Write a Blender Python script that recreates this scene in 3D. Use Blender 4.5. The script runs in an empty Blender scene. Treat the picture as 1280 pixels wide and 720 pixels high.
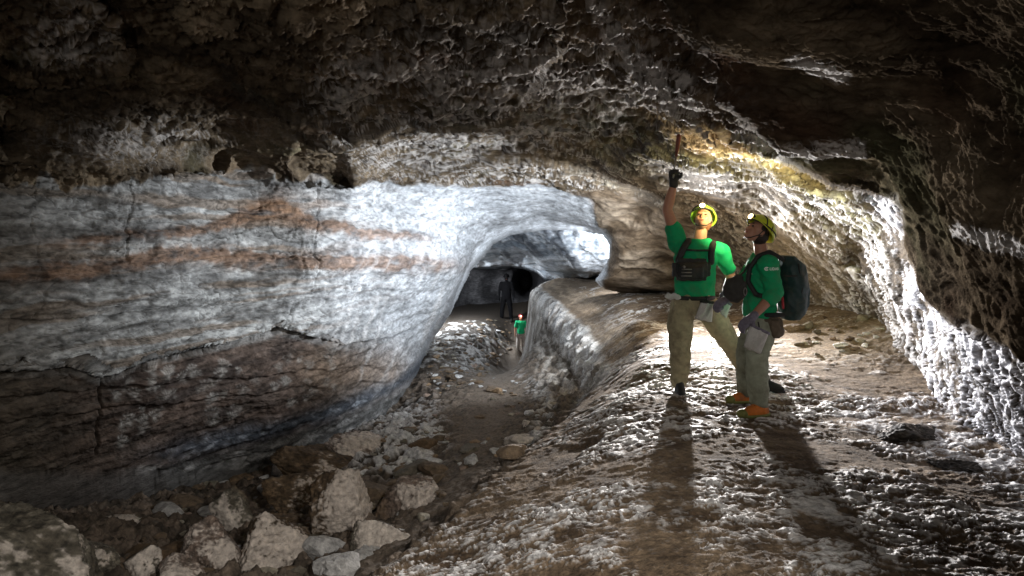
import bpy, bmesh, math, random
import numpy as np
from mathutils import Vector, Matrix
from mathutils.bvhtree import BVHTree
random.seed(4)
S = bpy.context.scene
COL = S.collection
F, CX, HY, CZ = 834.0, 640.0, 290.0, 1.5

def at(px, py, Y):
    return Vector(((px - CX) / F * Y, Y, CZ + (HY - py) / F * Y))

# ------------------------------------------------------------------ noise
_rs = np.random.RandomState(11)
_G = _rs.normal(size=(256, 3)).astype(np.float32)
_G /= np.linalg.norm(_G, axis=1, keepdims=True)
_P = np.tile(_rs.permutation(256), 3).astype(np.int32)

def perlin(x, y, z):
    x = np.asarray(x, np.float32); y = np.asarray(y, np.float32); z = np.asarray(z, np.float32)
    xi = np.floor(x); yi = np.floor(y); zi = np.floor(z)
    xf = x - xi; yf = y - yi; zf = z - zi
    xi = xi.astype(np.int32) & 255; yi = yi.astype(np.int32) & 255; zi = zi.astype(np.int32) & 255
    u = xf*xf*xf*(xf*(xf*6-15)+10); v = yf*yf*yf*(yf*(yf*6-15)+10); w = zf*zf*zf*(zf*(zf*6-15)+10)
    def g(dx, dy, dz):
        h = _P[_P[_P[(xi+dx) & 255] + ((yi+dy) & 255)] + ((zi+dz) & 255)]
        gg = _G[h]
        return gg[..., 0]*(xf-dx) + gg[..., 1]*(yf-dy) + gg[..., 2]*(zf-dz)
    x00 = g(0,0,0)*(1-u) + g(1,0,0)*u; x10 = g(0,1,0)*(1-u) + g(1,1,0)*u
    x01 = g(0,0,1)*(1-u) + g(1,0,1)*u; x11 = g(0,1,1)*(1-u) + g(1,1,1)*u
    a = x00*(1-v) + x10*v; b = x01*(1-v) + x11*v
    return (a*(1-w) + b*w) * 1.6

def _spacing(x, y, z):
    # how far neighbouring mesh points lie apart in noise space: octaves finer than the mesh are faded out
    if np.ndim(x) != 2 or x.shape[0] < 40: return None
    d = 0
    for ax in (0, 1):
        d = np.maximum(d, sum(np.gradient(np.asarray(q, np.float32), axis=ax)**2 for q in (x, y, z)))
    return np.sqrt(d)

def fbm(x, y, z, o=4, lac=2.03, g=0.5):
    s = 0; a = 1.0; t = 0; h = _spacing(x, y, z)
    for i in range(o):
        k = 1 if h is None else 1 - sst(h*lac**i, .40, 1.0)
        s = s + a * k * perlin(x + 17.3*i, y - 9.1*i, z + 4.7*i); t += a
        x = x*lac; y = y*lac; z = z*lac; a *= g
    return s / t

def ridged(x, y, z, o=3, lac=2.1, g=0.55):
    s = 0; a = 1.0; t = 0; h = _spacing(x, y, z)
    for i in range(o):
        k = 1 if h is None else 1 - sst(h*lac**i, .40, 1.0)
        s = s + a * (.62 + k*(.38 - np.abs(perlin(x - 7.7*i, y + 3.1*i, z + 12.9*i)) * 1.6)); t += a
        x = x*lac; y = y*lac; z = z*lac; a *= g
    return s / t

def lace(x, y, z, o=4, w=.13, lac=1.9):
    # thin branching mineral veins: zero lines of several noises laid over one another
    h = _spacing(x, y, z); out = 0
    wx = .35*perlin(x*1.7+5, y*1.7, z*1.7); wy = .35*perlin(x*1.7, y*1.7+8, z*1.7); wz_ = .35*perlin(x*1.7, y*1.7, z*1.7-6)
    x, y, z = x + wx, y + wy, z + wz_
    for i in range(o):
        f_ = lac**i
        k = 1 if h is None else 1 - sst(h*f_, .45, 1.1)
        p = np.abs(perlin(x*f_ + 31.7*i, y*f_ - 12.3*i, z*f_ + 5.5*i))
        line = 1 - sst(p, .15*w*(1+.25*i), w*(1+.25*i))
        gate = sst(perlin(x*f_*.35 - 9*i, y*f_*.35 + 3, z*f_*.35), -.45, .25)
        out = np.maximum(out, k*line*gate)
    return out

def sst(x, a, b):
    t = np.clip((x - a) / (b - a), 0, 1)
    return t*t*(3 - 2*t)

def mix(a, b, t):
    if np.ndim(t) >= 1 and (np.shape(a)[-1:] == (3,) or np.shape(b)[-1:] == (3,)):
        t = np.asarray(t)[..., None]
    return a*(1-t) + b*t

# ------------------------------------------------------------------ 2-D helpers
def seg_dist(px, py, pl):
    d = np.full(px.shape, 1e9, np.float32)
    for (x0, y0), (x1, y1) in zip(pl[:-1], pl[1:]):
        dx, dy = x1-x0, y1-y0
        L = dx*dx + dy*dy + 1e-9
        t = np.clip(((px-x0)*dx + (py-y0)*dy) / L, 0, 1)
        d = np.minimum(d, np.hypot(px-x0-t*dx, py-y0-t*dy))
    return d

def inside(px, py, poly):
    r = np.zeros(px.shape, bool)
    n = len(poly)
    for i in range(n):
        x0, y0 = poly[i]; x1, y1 = poly[(i+1) % n]
        if y0 == y1: continue
        c = ((y0 > py) != (y1 > py)) & (px < (x1-x0)*(py-y0)/(y1-y0) + x0)
        r ^= c
    return r

def sdist(px, py, poly):          # negative inside
    d = seg_dist(px, py, poly + [poly[0]])
    return np.where(inside(px, py, poly), -d, d)

def rbf(ctrl, c=6.0):
    C = np.array([p[:2] for p in ctrl], float); V = np.array([p[2] for p in ctrl], float)
    n = len(C)
    r = np.sqrt(((C[:, None]-C[None])**2).sum(-1) + c*c)
    A = np.zeros((n+3, n+3)); A[:n, :n] = -r; A[:n, n] = 1; A[:n, n+1:] = C / 500.0
    A[n, :n] = 1; A[n+1:, :n] = C.T / 500.0
    A[:n, :n] -= np.eye(n) * 0.5
    w = np.linalg.solve(A, np.concatenate([V, [0, 0, 0]]))
    def f(x, y):
        if x.size < 4000:
            xf, yf = x.ravel(), y.ravel()
            rr = np.sqrt((xf[:, None]-C[None, :, 0])**2 + (yf[:, None]-C[None, :, 1])**2 + c*c)
            return (w[n] + w[n+1]*xf/500.0 + w[n+2]*yf/500.0 - rr @ w[:n]).reshape(x.shape)
        s = np.full(x.shape, w[n]) + w[n+1]*x/500.0 + w[n+2]*y/500.0
        for i in range(n):
            s -= w[i]*np.sqrt((x-C[i, 0])**2 + (y-C[i, 1])**2 + c*c)
        return s
    return f

# ------------------------------------------------------------------ mesh from arrays
def grid_mesh(name, P, col, keep, mat):
    """P (r,c,3), col (r,c,4), keep (r-1,c-1) bool."""
    r, c = P.shape[:2]
    idx = np.arange(r*c).reshape(r, c)
    q = np.stack([idx[:-1, :-1], idx[1:, :-1], idx[1:, 1:], idx[:-1, 1:]], -1)[keep]
    used = np.zeros(r*c, bool); used[q.ravel()] = True
    remap = np.cumsum(used) - 1
    q = remap[q]
    return raw_mesh(name, P.reshape(-1, 3)[used], q, col.reshape(-1, 4)[used], mat)

def raw_mesh(name, V, Q, col, mat, smooth=True):
    me = bpy.data.meshes.new(name)
    nv, nf, k = len(V), len(Q), Q.shape[1]
    me.vertices.add(nv); me.vertices.foreach_set('co', np.ascontiguousarray(V, np.float32).ravel())
    me.loops.add(nf*k); me.loops.foreach_set('vertex_index', np.ascontiguousarray(Q, np.int32).ravel())
    me.polygons.add(nf); me.polygons.foreach_set('loop_start', np.arange(0, nf*k, k, dtype=np.int32))
    me.polygons.foreach_set('use_smooth', np.full(nf, smooth, bool))
    me.update(calc_edges=True); me.validate()
    a = me.color_attributes.new('Col', 'FLOAT_COLOR', 'POINT')
    a.data.foreach_set('color', np.ascontiguousarray(col, np.float32).ravel())
    me.materials.append(mat)
    o = bpy.data.objects.new(name, me); COL.objects.link(o)
    return o

def normals(P):
    du = np.gradient(P, axis=1); dv = np.gradient(P, axis=0)
    n = np.cross(du, dv)
    n /= np.linalg.norm(n, axis=-1, keepdims=True) + 1e-9
    flip = (n * (np.array([0, 0, CZ]) - P)).sum(-1) < 0
    n[flip] *= -1
    return n

# ------------------------------------------------------------------ materials
def rock_material(name, scale=22.0, bump=0.5, rough=(0.85, 0.38), spec=0.4, flat=1.0):
    m = bpy.data.materials.new(name); m.use_nodes = True
    nt = m.node_tree; N = nt.nodes; L = nt.links
    b = N['Principled BSDF']
    at_ = N.new('ShaderNodeAttribute'); at_.attribute_name = 'Col'
    tc0 = N.new('ShaderNodeTexCoord'); tc = N.new('ShaderNodeMapping'); tc.inputs['Scale'].default_value = (flat, flat, 1)
    L.new(tc0.outputs['Object'], tc.inputs['Vector'])
    n1 = N.new('ShaderNodeTexNoise'); n1.inputs['Scale'].default_value = scale; n1.inputs['Detail'].default_value = 6; n1.inputs['Roughness'].default_value = 0.65
    L.new(tc.outputs['Vector'], n1.inputs['Vector'])
    n2 = N.new('ShaderNodeTexNoise'); n2.inputs['Scale'].default_value = scale*4; n2.inputs['Detail'].default_value = 3
    L.new(tc.outputs['Vector'], n2.inputs['Vector'])
    mr = N.new('ShaderNodeMapRange'); mr.inputs['From Min'].default_value = 0.3; mr.inputs['From Max'].default_value = 0.7
    mr.inputs['To Min'].default_value = 0.45; mr.inputs['To Max'].default_value = 1.5
    L.new(n1.outputs['Fac'], mr.inputs['Value'])
    mul = N.new('ShaderNodeVectorMath'); mul.operation = 'SCALE'
    L.new(at_.outputs['Color'], mul.inputs[0]); L.new(mr.outputs['Result'], mul.inputs['Scale'])
    L.new(mul.outputs['Vector'], b.inputs['Base Color'])
    rr = N.new('ShaderNodeMapRange'); rr.inputs['To Min'].default_value = rough[0]; rr.inputs['To Max'].default_value = rough[1]
    L.new(at_.outputs['Alpha'], rr.inputs['Value']); L.new(rr.outputs['Result'], b.inputs['Roughness'])
    b.inputs['Specular IOR Level'].default_value = spec
    if flat != 1.0:                                   # dry rock has no sheen, only the crust has
        sp = N.new('ShaderNodeMath'); sp.operation = 'MULTIPLY'; sp.inputs[1].default_value = .6
        L.new(at_.outputs['Alpha'], sp.inputs[0]); L.new(sp.outputs[0], b.inputs['Specular IOR Level'])
    add = N.new('ShaderNodeMath'); add.operation = 'ADD'
    L.new(n1.outputs['Fac'], add.inputs[0])
    sc2 = N.new('ShaderNodeMath'); sc2.operation = 'MULTIPLY'; sc2.inputs[1].default_value = 0.35
    L.new(n2.outputs['Fac'], sc2.inputs[0]); L.new(sc2.outputs[0], add.inputs[1])
    bp = N.new('ShaderNodeBump'); bp.inputs['Strength'].default_value = bump; bp.inputs['Distance'].default_value = 0.03
    L.new(add.outputs[0], bp.inputs['Height']); L.new(bp.outputs['Normal'], b.inputs['Normal'])
    return m

def dirty(m, c, amount, scale=7):
    nt = m.node_tree; N = nt.nodes; L = nt.links; b = N['Principled BSDF']
    src = b.inputs['Base Color'].links[0].from_socket
    tc = N.new('ShaderNodeTexCoord'); n = N.new('ShaderNodeTexNoise'); n.inputs['Scale'].default_value = scale; n.inputs['Detail'].default_value = 8; n.inputs['Roughness'].default_value = .7
    L.new(tc.outputs['Object'], n.inputs['Vector'])
    r = N.new('ShaderNodeMapRange'); r.inputs['From Min'].default_value = .48; r.inputs['From Max'].default_value = .66; r.inputs['To Max'].default_value = amount
    L.new(n.outputs['Fac'], r.inputs['Value'])
    x = N.new('ShaderNodeMix'); x.data_type = 'RGBA'; L.new(r.outputs['Result'], x.inputs['Factor']); L.new(src, x.inputs['A'])
    x.inputs['B'].default_value = (*c, 1); L.new(x.outputs['Result'], b.inputs['Base Color'])

def plain(name, c, rough=0.7, metal=0.0, noise=0.18, scale=40, bump=0.25, spec=0.4, emit=None, dist=0.004):
    m = bpy.data.materials.new(name); m.use_nodes = True
    nt = m.node_tree; N = nt.nodes; L = nt.links; b = N['Principled BSDF']
    b.inputs['Roughness'].default_value = rough; b.inputs['Metallic'].default_value = metal
    b.inputs['Specular IOR Level'].default_value = spec
    tc = N.new('ShaderNodeTexCoord'); n = N.new('ShaderNodeTexNoise')
    n.inputs['Scale'].default_value = scale; n.inputs['Detail'].default_value = 5
    L.new(tc.outputs['Object'], n.inputs['Vector'])
    r = N.new('ShaderNodeMix'); r.data_type = 'RGBA'
    L.new(n.outputs['Fac'], r.inputs['Factor'])
    r.inputs['A'].default_value = (*[x*(1-noise*1.6) for x in c], 1); r.inputs['B'].default_value = (*[min(1, x*(1+noise*1.6)) for x in c], 1)
    L.new(r.outputs['Result'], b.inputs['Base Color'])
    bp = N.new('ShaderNodeBump'); bp.inputs['Strength'].default_value = bump; bp.inputs['Distance'].default_value = dist
    L.new(n.outputs['Fac'], bp.inputs['Height']); L.new(bp.outputs['Normal'], b.inputs['Normal'])
    if emit:
        b.inputs['Emission Color'].default_value = (*emit[:3], 1); b.inputs['Emission Strength'].default_value = emit[3]
    return m

M_WALL = rock_material('layered_rock', 16, 0.6, (0.9, 0.4), .22, .4)
M_CEIL = M_WALL
M_FLOOR = rock_material('bench_rock', 26, 0.7, (0.95, 0.35), 0.35)
M_BLD = rock_material('boulder_rock', 18, 0.6, (0.85, 0.5))
A_ = np.array

# ------------------------------------------------------------------ main rock shell: left wall, ceiling, right wall
def axis(lo, a, b, hi, fine, coarse):
    return np.concatenate([np.arange(lo, a, coarse), np.arange(a, b, fine), np.arange(b, hi + coarse, coarse)])

CTRL = [
 # left wall
 (-350,230,3.7),(0,230,5.6),(200,230,7.2),(400,232,9.6),(500,235,11.6),(600,238,13.4),(690,240,13.6),
 (-350,330,3.6),(0,330,5.4),(200,330,7.0),(400,330,9.3),(500,330,11.3),(560,330,13.4),(595,330,16),
 (-350,430,3.6),(0,430,5.45),(200,430,7.05),(400,430,9.5),(480,430,11.8),(530,430,14.6),
 (-350,520,3.7),(0,520,5.6),(200,520,7.3),(350,520,9.2),(450,520,11.6),(510,510,13.8),
 (-350,600,3.9),(0,600,5.9),(150,600,7.3),(270,600,9.0),(400,570,10.8),
 (-350,720,4.2),(0,720,6.6),(200,720,8.8),(400,720,11.5),(520,600,14.5),
 (640,270,15.0),(700,275,15.2),(640,296,16.5),(735,285,14.6),(560,280,13.0),
 # ceiling
 (0,165,6.1),(200,165,7.0),(400,165,7.4),(550,170,8.6),(700,165,7.8),(800,165,6.9),(850,165,6.2),
 (300,200,8.8),(500,205,10.6),(640,205,11.2),(740,205,9.8),(800,215,8.6),(870,205,6.9),
 (-350,80,3.2),(0,80,4.8),(200,80,5.1),(400,80,5.2),(640,80,5.1),(850,80,4.4),
 (-350,0,2.7),(0,0,3.8),(200,0,4.0),(400,0,4.0),(640,0,3.9),(850,0,3.4),(1000,0,3.0),(1280,0,2.4),(1650,0,1.9),
 (-350,-350,1.7),(0,-350,1.85),(400,-350,1.9),(850,-350,1.8),(1280,-350,1.6),(1650,-350,1.4),
 # nose behind the pair
 (735,255,13.4),(760,300,13.9),(748,350,14.6),(800,250,12.2),(800,300,13.2),(850,330,13.7),(850,362,14.0),(850,430,14.5),
 (850,260,11.0),(870,230,8.8),(900,300,11.6),(900,380,13.2),(900,440,13.8),(950,240,8.4),(950,300,10.2),(960,380,12.2),
 (1000,250,7.2),(1000,300,8.9),(1000,380,11.2),(1000,440,11.8),
 # right wall
 (1040,300,8.0),(1040,380,9.5),(1100,300,6.7),(1100,400,8.1),(1100,460,8.6),(1150,400,6.2),(1150,480,6.8),(1160,560,7.2),
 (1200,400,4.95),(1210,530,5.2),(1220,600,5.6),(1280,450,3.75),(1280,570,4.2),(1290,680,4.6),(1650,700,2.6),(1650,500,2.5),(1650,300,2.2),
 # dark overhang upper right
 (1100,150,4.4),(1100,210,5.2),(1200,250,3.9),(1280,300,3.3),(1200,100,3.4),(1280,350,3.4),(1000,100,4.1),(1000,190,5.4),(940,190,6.0),
]
OPEN = [(500,760),(508,520),(522,490),(529,452),(545,418),(562,392),(575,363),(588,338),(602,322),(617,306),(640,297),(690,291),(730,290),
        (752,292),(761,306),(761,325),(752,340),(744,352),(756,362),(800,366),(850,366),(860,420),(860,760)]
OVER = [(930,140),(985,205),(1040,236),(1120,243),(1131,262),(1126,320),(1150,355),(1180,385),(1230,420),(1290,452),(1800,760),(1800,-500),(760,-500),(840,40)]
WALLP = [(-600,214),(0,222),(90,232),(200,222),(330,214),(400,230),(470,226),(560,232),(640,232),(690,232),(735,250),(764,300),(756,352),(700,800),(-600,800)]
NOSE = [(690,236),(760,238),(850,258),(905,300),(915,420),(740,420),(745,352),(764,300),(735,255)]
GLINT = [(860,150),(880,170),(960,200),(1040,236),(1120,243),(1131,262),(1126,320),(1180,385),(1300,455),(1330,640),(1210,560),(1150,500),(1110,420),(1060,400),(1000,392),(940,400),(900,320),(850,265),(770,240),(700,215),(760,180)]

px = axis(-350, -16, 1296, 1650, 1.3, 12)
py = axis(-350, -16, 600, 740, 1.3, 12)
PX, PY = np.meshgrid(px, py)
PX = PX.astype(np.float64); PY = PY.astype(np.float64)
# silhouette edges are ragged, not ruled
wn = fbm(PX/38, PY/38, PX*0+3.3, 4)
wn2 = fbm(PX/38+50, PY/38, PX*0+8.3, 4)
WX, WY = PX + 9*wn, PY + 9*wn2
f = rbf([(a, b, 1.0/c) for a, b, c in CTRL], 14)
invY = f(PX, PY)
Y = 1.0 / np.clip(invY, 0.045, 0.8)
dOpen = sdist(PX + 3.5*wn, PY + 3.5*wn2, OPEN)
dOver = sdist(WX, WY, OVER)
mOver = sst(-dOver, -4, 5)
Y = Y * (1 - 0.10*mOver)
# crack and step lines of the left wall (x, y) in the picture plane
CR1 = [(-60,478),(30,472),(100,468),(135,482),(180,464),(230,449),(262,442),(345,418),(352,414)]
CR2 = [(352,414),(372,396),(396,372),(402,345),(395,318),(396,290),(400,262),(401,238)]
CR3 = [(340,438),(378,430),(440,436),(500,424),(525,414)]
CR4 = [(138,484),(140,520),(134,560),(134,585)]
CR5 = [(50,225),(46,270),(58,300),(52,350)]
CR6 = [(370,438),(402,405)]
CR8 = [(160,225),(166,262),(158,300),(165,330)]
CR9 = [(300,250),(296,285),(303,318)]
CR10 = [(-40,396),(60,404),(140,398),(210,388),(300,380),(350,372)]
CR11 = [(60,440),(150,432),(250,418),(330,398)]
CR7 = [(230,445),(228,400),(236,340)]
jag = 13*perlin(PX/46, PY/60, PX*0+2) + 7*perlin(PX/15, PY/30, PX*0+5) + 5*np.round(perlin(PX/26, PX*0, PX*0+9)*2)
wallm = sst(-sdist(WX, WY + jag*(1-sst(PX, 430, 560))*np.exp(-((PY-222)/30)**2), WALLP), -2, 4)
def yline(pl):
    return np.interp(PX, [p[0] for p in pl], [p[1] for p in pl])
yl = yline([(-400,480)] + CR1 + [(440,436),(560,410)]) + 3*wn
step = sst(PY - yl, -1.5, 3) * sst(PX, -400, -200) * (1 - sst(PX, 330, 560))
Y = Y * (1 + 0.014*step*wallm)
# brow above the wall: blocks of the ceiling stand nearer than the recess behind them
B1 = [(-600,-500),(-600,100),(-10,70),(60,96),(110,92),(150,95),(165,60),(120,0),(100,-60),(100,-500)]
B2 = [(190,-500),(230,20),(262,62),(300,120),(352,148),(400,150),(440,166),(470,160),(498,148),(540,160),(640,150),(700,60),(720,-500)]
B3 = [(60,110),(130,118),(190,150),(205,205),(140,214),(60,222),(-40,200),(-40,120)]
for B, k in ((B1, .07), (B2, .11), (B3, .04)):
    Y = Y * (1 - k*sst(-sdist(WX+4*wn2, WY-4*wn, B), -4, 6))
HOL = [([(375,165),(430,180),(440,232),(385,232),(360,205)], .05), ([(130,120),(190,150),(200,190),(150,150)], .04),
       ([(200,180),(290,185),(280,215),(200,212)], .04), ([(560,20),(640,40),(600,90),(540,70)], .03),
       ([(750,150),(800,140),(830,170),(790,195),(745,185)], .03), ([(870,120),(905,140),(925,180),(900,190),(875,160)], .03),
       ([(975,205),(1040,195),(1100,200),(1110,238),(1020,232)], .05), ([(1060,300),(1080,310),(1075,340),(1055,330)], .03)]
hol = 0
for B, k in HOL:
    t = sst(-sdist(WX+6*wn2, WY+6*wn, B), -6, 8); hol = hol + t
    Y = Y * (1 + k*t)
# the shell turns away from us at the rim of the lower passage
Y = Y * (1 + 0.30*np.exp(-np.clip(dOpen, 0, 200)/5.0) * (1 - 0.6*sst(PX, 700, 760)))
P = np.stack([(PX-CX)/F*Y, Y, CZ + (HY-PY)/F*Y], -1)
Nn = normals(P)
X_, Y_, Z_ = P[..., 0], P[..., 1], P[..., 2]
big = fbm(X_*.7, Y_*.7, Z_*.9, 3)
strat = fbm(X_*.45, Y_*.45, Z_*5.0, 4)
mid = fbm(X_*2.6, Y_*2.6, Z_*2.6, 4)
mid2 = fbm(X_*2.6+30, Y_*2.6, Z_*2.6, 4)
rdg = ridged(X_*2.3 + 1.5*mid, Y_*2.3 + 1.3*mid2, Z_*2.6 - 1.5*mid, 5, 2.2, .6)
fine = fbm(X_*13, Y_*13, Z_*13, 3)
glintm = sst(-sdist(WX, WY, GLINT), -5, 12)
nosem = sst(-sdist(WX, WY, NOSE), -3, 10) * (1-wallm)
# glint streaks run down and to the right: stretch the pattern that way
ca, sa = math.cos(-0.95), math.sin(-0.95)
U = (X_*ca + Z_*sa); V = (-X_*sa + Z_*ca)
web = ridged(U*3 + .6*mid, V*12 + 1.0*big, Y_*6 + .5*mid, 3)
webf = ridged(U*7 + mid, V*20, Y_*9, 2)
LF = lace(U*1.9 + .4*mid, V*5.5 + .5*mid, Y_*3.0, 5, .21)
webc = ridged(X_*6 + 1.4*mid, Y_*6, Z_*7 + 1.4*big, 3)
rough = 1 - wallm*0.8
nosewave = perlin(X_*.9 + .6*big, Y_*.5, Z_*5 + 1.5*big)
cr = np.full(PX.shape, 1e9)
crd = 0
for pl, w, k in ((CR1, 1.5, .08), (CR2, .8, .05), (CR3, .8, .05), (CR4, 1.3, .08), (CR5, .7, .03), (CR6, .8, .04), (CR7, .6, .02), (CR8, .7, .03), (CR9, .6, .03), (CR10, .9, .04), (CR11, .7, .03)):
    d = seg_dist(PX + 7*wn2 + 2*mid + 1.5*fine, PY + 6*wn + 1.5*fine, pl)*(1 + .8*np.clip(mid*1.5+.3, -.5, 1))
    g = np.exp(-(d/w)**2); crd = np.maximum(crd, g*k/.10)
junc = np.exp(-((PY-200)/28.0)**2)*(1-sst(PX, 560, 700))
rough = rough*(1-.45*junc)*(1-.6*mOver)
LW = lace(X_*.55, Y_*.55, Z_*2.6, 4, .045)*(1-.5*sst(PX, 400, 520))
disp = (big*0.16*(1-.6*wallm) + mid*0.07*rough*(1-.5*glintm) + (rdg-.6)*0.15*rough*(1-nosem*.8)*(1-.88*glintm) + fine*0.020*(rough+.35*(1-.8*sst(PX, 380, 520)))
        + strat*0.06*wallm + wallm*(1-.7*sst(PX, 380, 540))*(ridged(X_*1.2+.5*mid, Y_*1.2, Z_*5+mid2, 4)-.6)*.035 + (web-.6)*0.025*glintm + LF*.030*glintm*(1-mOver) + (webf-.6)*.012*glintm + nosewave*0.10*nosem + (webc-.6)*.05*rough*(1-nosem)*(1-.9*glintm)*(1-.6*mOver) - LW*.012*wallm - crd*0.10*wallm
        + wallm*(fbm(X_*1.6, Y_*1.6, Z_*4, 4))*0.05)
bed = 0
for y0_, y1_, am in ((252, 262, .03), (305, 306, .035), (352, 344, .03), (382, 362, .03), (505, 452, .04), (540, 470, .03)):
    yy_ = np.interp(PX, [-400, 0, 560], [y0_*1.02-4, y0_, y1_]) + 6*wn + 2.5*perlin(PX/12, PY/25, PX*0+y0_)
    bed = bed + am*sst(PY - yy_, -2, 2.5)
disp = disp - bed*wallm*(1-sst(PX, 470, 580))
# two protruding brown bands on the wall
yb1 = yline([(-400,350),(0,345),(90,338),(150,332),(210,316),(330,322),(400,324),(480,330),(560,330)])
yb2 = yline([(-400,300),(100,300),(180,292),(250,288),(330,262),(350,258),(400,282),(500,296),(560,300)])
b1 = np.exp(-((PY-yb1-9*wn-4*perlin(PX/9, PY/9, PX*0))/(9.5+5*wn2))**2) * sst(PX, -60, 90) * (1-sst(PX, 500, 610))
b2 = np.exp(-((PY-yb2-9*wn2-4*perlin(PX/9, PY/9, PX*0+4))/(6+9*np.exp(-((PX-350)/45)**2)))**2) * sst(PX, 20, 160) * (1-sst(PX, 470, 580))
disp = disp + wallm*(b1+.7*b2)*(.05 + .05*mid)
P = P + Nn * (disp * (0.35 + 0.65*sst(dOpen, 0, 14)))[..., None]

# colours (albedo)
fn = fbm(X_*5, Y_*5, Z_*7, 5) ; fn2 = fbm(X_*1.3+9, Y_*1.3, Z_*2.2, 4)
n_hi = fbm(X_*26, Y_*26, Z_*26, 3)
dark = mix(A_([.048,.036,.025]), A_([.17,.132,.090]), sst(fn2 + .5*fn, -.45, .55))
dark = mix(dark, A_([.10,.055,.035]), sst(fbm(X_*.9+4, Y_*.9, Z_*.9, 3), .1, .5)*.5)
dark = mix(dark, A_([.085,.09,.05]), sst(fbm(X_*.8-8, Y_*.8, Z_*.8+5, 3), .15, .5)*.45)
cr_amt = np.exp(-((PX-650)/215.0)**2 - ((PY-140)/130.0)**2)*.9 + .7*np.exp(-((PX-90)/70.0)**2-((PY-45)/50.0)**2) \
    + .75*np.exp(-((PX-435)/45.0)**2-((PY-118)/45.0)**2) + .6*np.exp(-((PX-170)/130.0)**2-((PY-175)/40.0)**2) + .35*np.exp(-((PX-540)/140.0)**2-((PY-190)/30.0)**2)  # upper-left patch puts the lit spot of the ceiling into the colour
for pl, w in (([(735,0),(775,60),(845,145)], 14), ([(800,75),(850,110),(880,165)], 20), ([(905,160),(960,190),(1070,185)], 14),
              ([(1000,68),(1050,88)], 13), ([(1200,284),(1240,300),(1290,320)], 9), ([(1040,245),(1115,250)], 8)):
    cr_amt = np.maximum(cr_amt, 1.25*np.exp(-(seg_dist(WX, WY, pl)/w)**2))
cr_amt = np.clip(cr_amt, 0, 1.3)
lc = lace(X_*2.6, Y_*2.6, Z_*3.2, 5, .20)
crust = np.maximum(sst(lc + .25*n_hi, .95-.7*cr_amt, 1.15-.35*cr_amt), .8*sst(webc + .35*n_hi, .84 - .26*cr_amt, 1.0 - .2*cr_amt)) * sst(cr_amt, .05, .7)
col = mix(dark, A_([.42,.40,.385]), crust*.85*(1-.5*np.clip(hol, 0, 1)))
# right wall: pale veins with wet glints put into the colour
fshift = .16*(1-sst(PX, 960, 1060))  # duller to the left, toning the flash down in the colour
fr = sst(np.maximum(LF, .62*sst(web*.5 + webf*.5, .62, .85)) + .30*n_hi + .25*fn2 - 1.6*fshift, .34, .82)
fcol = mix(mix(A_([.05,.042,.034]), A_([.16,.13,.10]), sst(fn, -.3, .4)), mix(A_([.30,.27,.225]), A_([.62,.62,.66]), sst(PX, 960, 1060)), fr)
warmpatch = sst(-sdist(WX, WY, [(980,260),(1060,300),(1050,400),(980,380),(940,330)]), -20, 25)
fcol = mix(fcol, A_([.34,.28,.19]), warmpatch*.35)
col = mix(col, fcol, glintm*(1-mOver*.98)*(1-.8*np.clip(hol, 0, 1)))
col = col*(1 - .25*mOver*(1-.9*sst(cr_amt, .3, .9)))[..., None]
# brown, softly layered nose behind the pair
ncol = mix(A_([.15,.11,.075]), A_([.36,.29,.22]), sst(nosewave + .5*fn + .3*strat, -.35, .6))
ncol = mix(ncol, A_([.07,.05,.035]), sst(perlin(X_*1.1, Y_*.6, Z_*9 + 2*big), .25, .5)*.7)
col = mix(col, ncol, nosem)
# layered grey wall (its grain runs along the bedding)
fn_i, nh_i = fn, n_hi
fn = fbm(X_*2.2, Y_*2.2, Z_*7, 5); n_hi = fbm(X_*9, Y_*9, Z_*26, 3); fine_w = fbm(X_*5, Y_*5, Z_*13, 3)
g1 = mix(A_([.15,.15,.15]), A_([.40,.41,.41]), sst(fn*.8 + strat*.8 + .3*n_hi + .3*fn2, -.55, .5))
layc = perlin(X_*.35 + .3*big, Y_*.35, Z_*11 + 1.2*fn2)
g1 = mix(g1, A_([.19,.14,.10]), sst(layc, .05, .35)*.65)
white = sst(PX + 40*fn2, 330, 560)*(1-sst(PY-.0*PX, 470, 520))  # lit end of the wall and arch, light put into a paler colour
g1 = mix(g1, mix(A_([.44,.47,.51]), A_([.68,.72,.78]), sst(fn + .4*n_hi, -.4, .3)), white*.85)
brown = mix(A_([.10,.055,.035]), A_([.24,.14,.085]), sst(fn + .6*n_hi, -.5, .4))
sb = np.clip(b1*1.8 + b2*1.5, 0, 1) * sst(fn + .4*n_hi + .3*strat, -.75, .0)
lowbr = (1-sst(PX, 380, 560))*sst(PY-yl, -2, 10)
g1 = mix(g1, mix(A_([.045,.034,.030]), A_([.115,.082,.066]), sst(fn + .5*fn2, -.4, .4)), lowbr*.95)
g1 = g1*(1 - .45*lowbr*(1-sst(PX, 60, 300)))[..., None]  # lower left darkened in the colour, where less light should fall
g1 = mix(g1, A_([.30,.22,.16]), sst(PX, 360, 420)*(1-sst(PX, 500, 530))*np.exp(-((PY-470)/28)**2)*.7)
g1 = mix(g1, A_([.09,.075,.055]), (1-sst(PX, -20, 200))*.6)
vein = sst(ridged(X_*1.5+.8*mid, Y_*1.5, Z_*3.6+.8*mid2, 4), .80, .97)
g1 = g1*(1 - .55*vein*sst(fn2, -.3, .2))[..., None]
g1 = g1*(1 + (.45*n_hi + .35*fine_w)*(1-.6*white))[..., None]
g1 = mix(g1, brown, sb*.78)
g1 = mix(g1, A_([.30,.17,.09]), .5*np.exp(-((PX-360)/45)**2-((PY-262)/16)**2)*sst(fn, -.3, .2))
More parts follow.
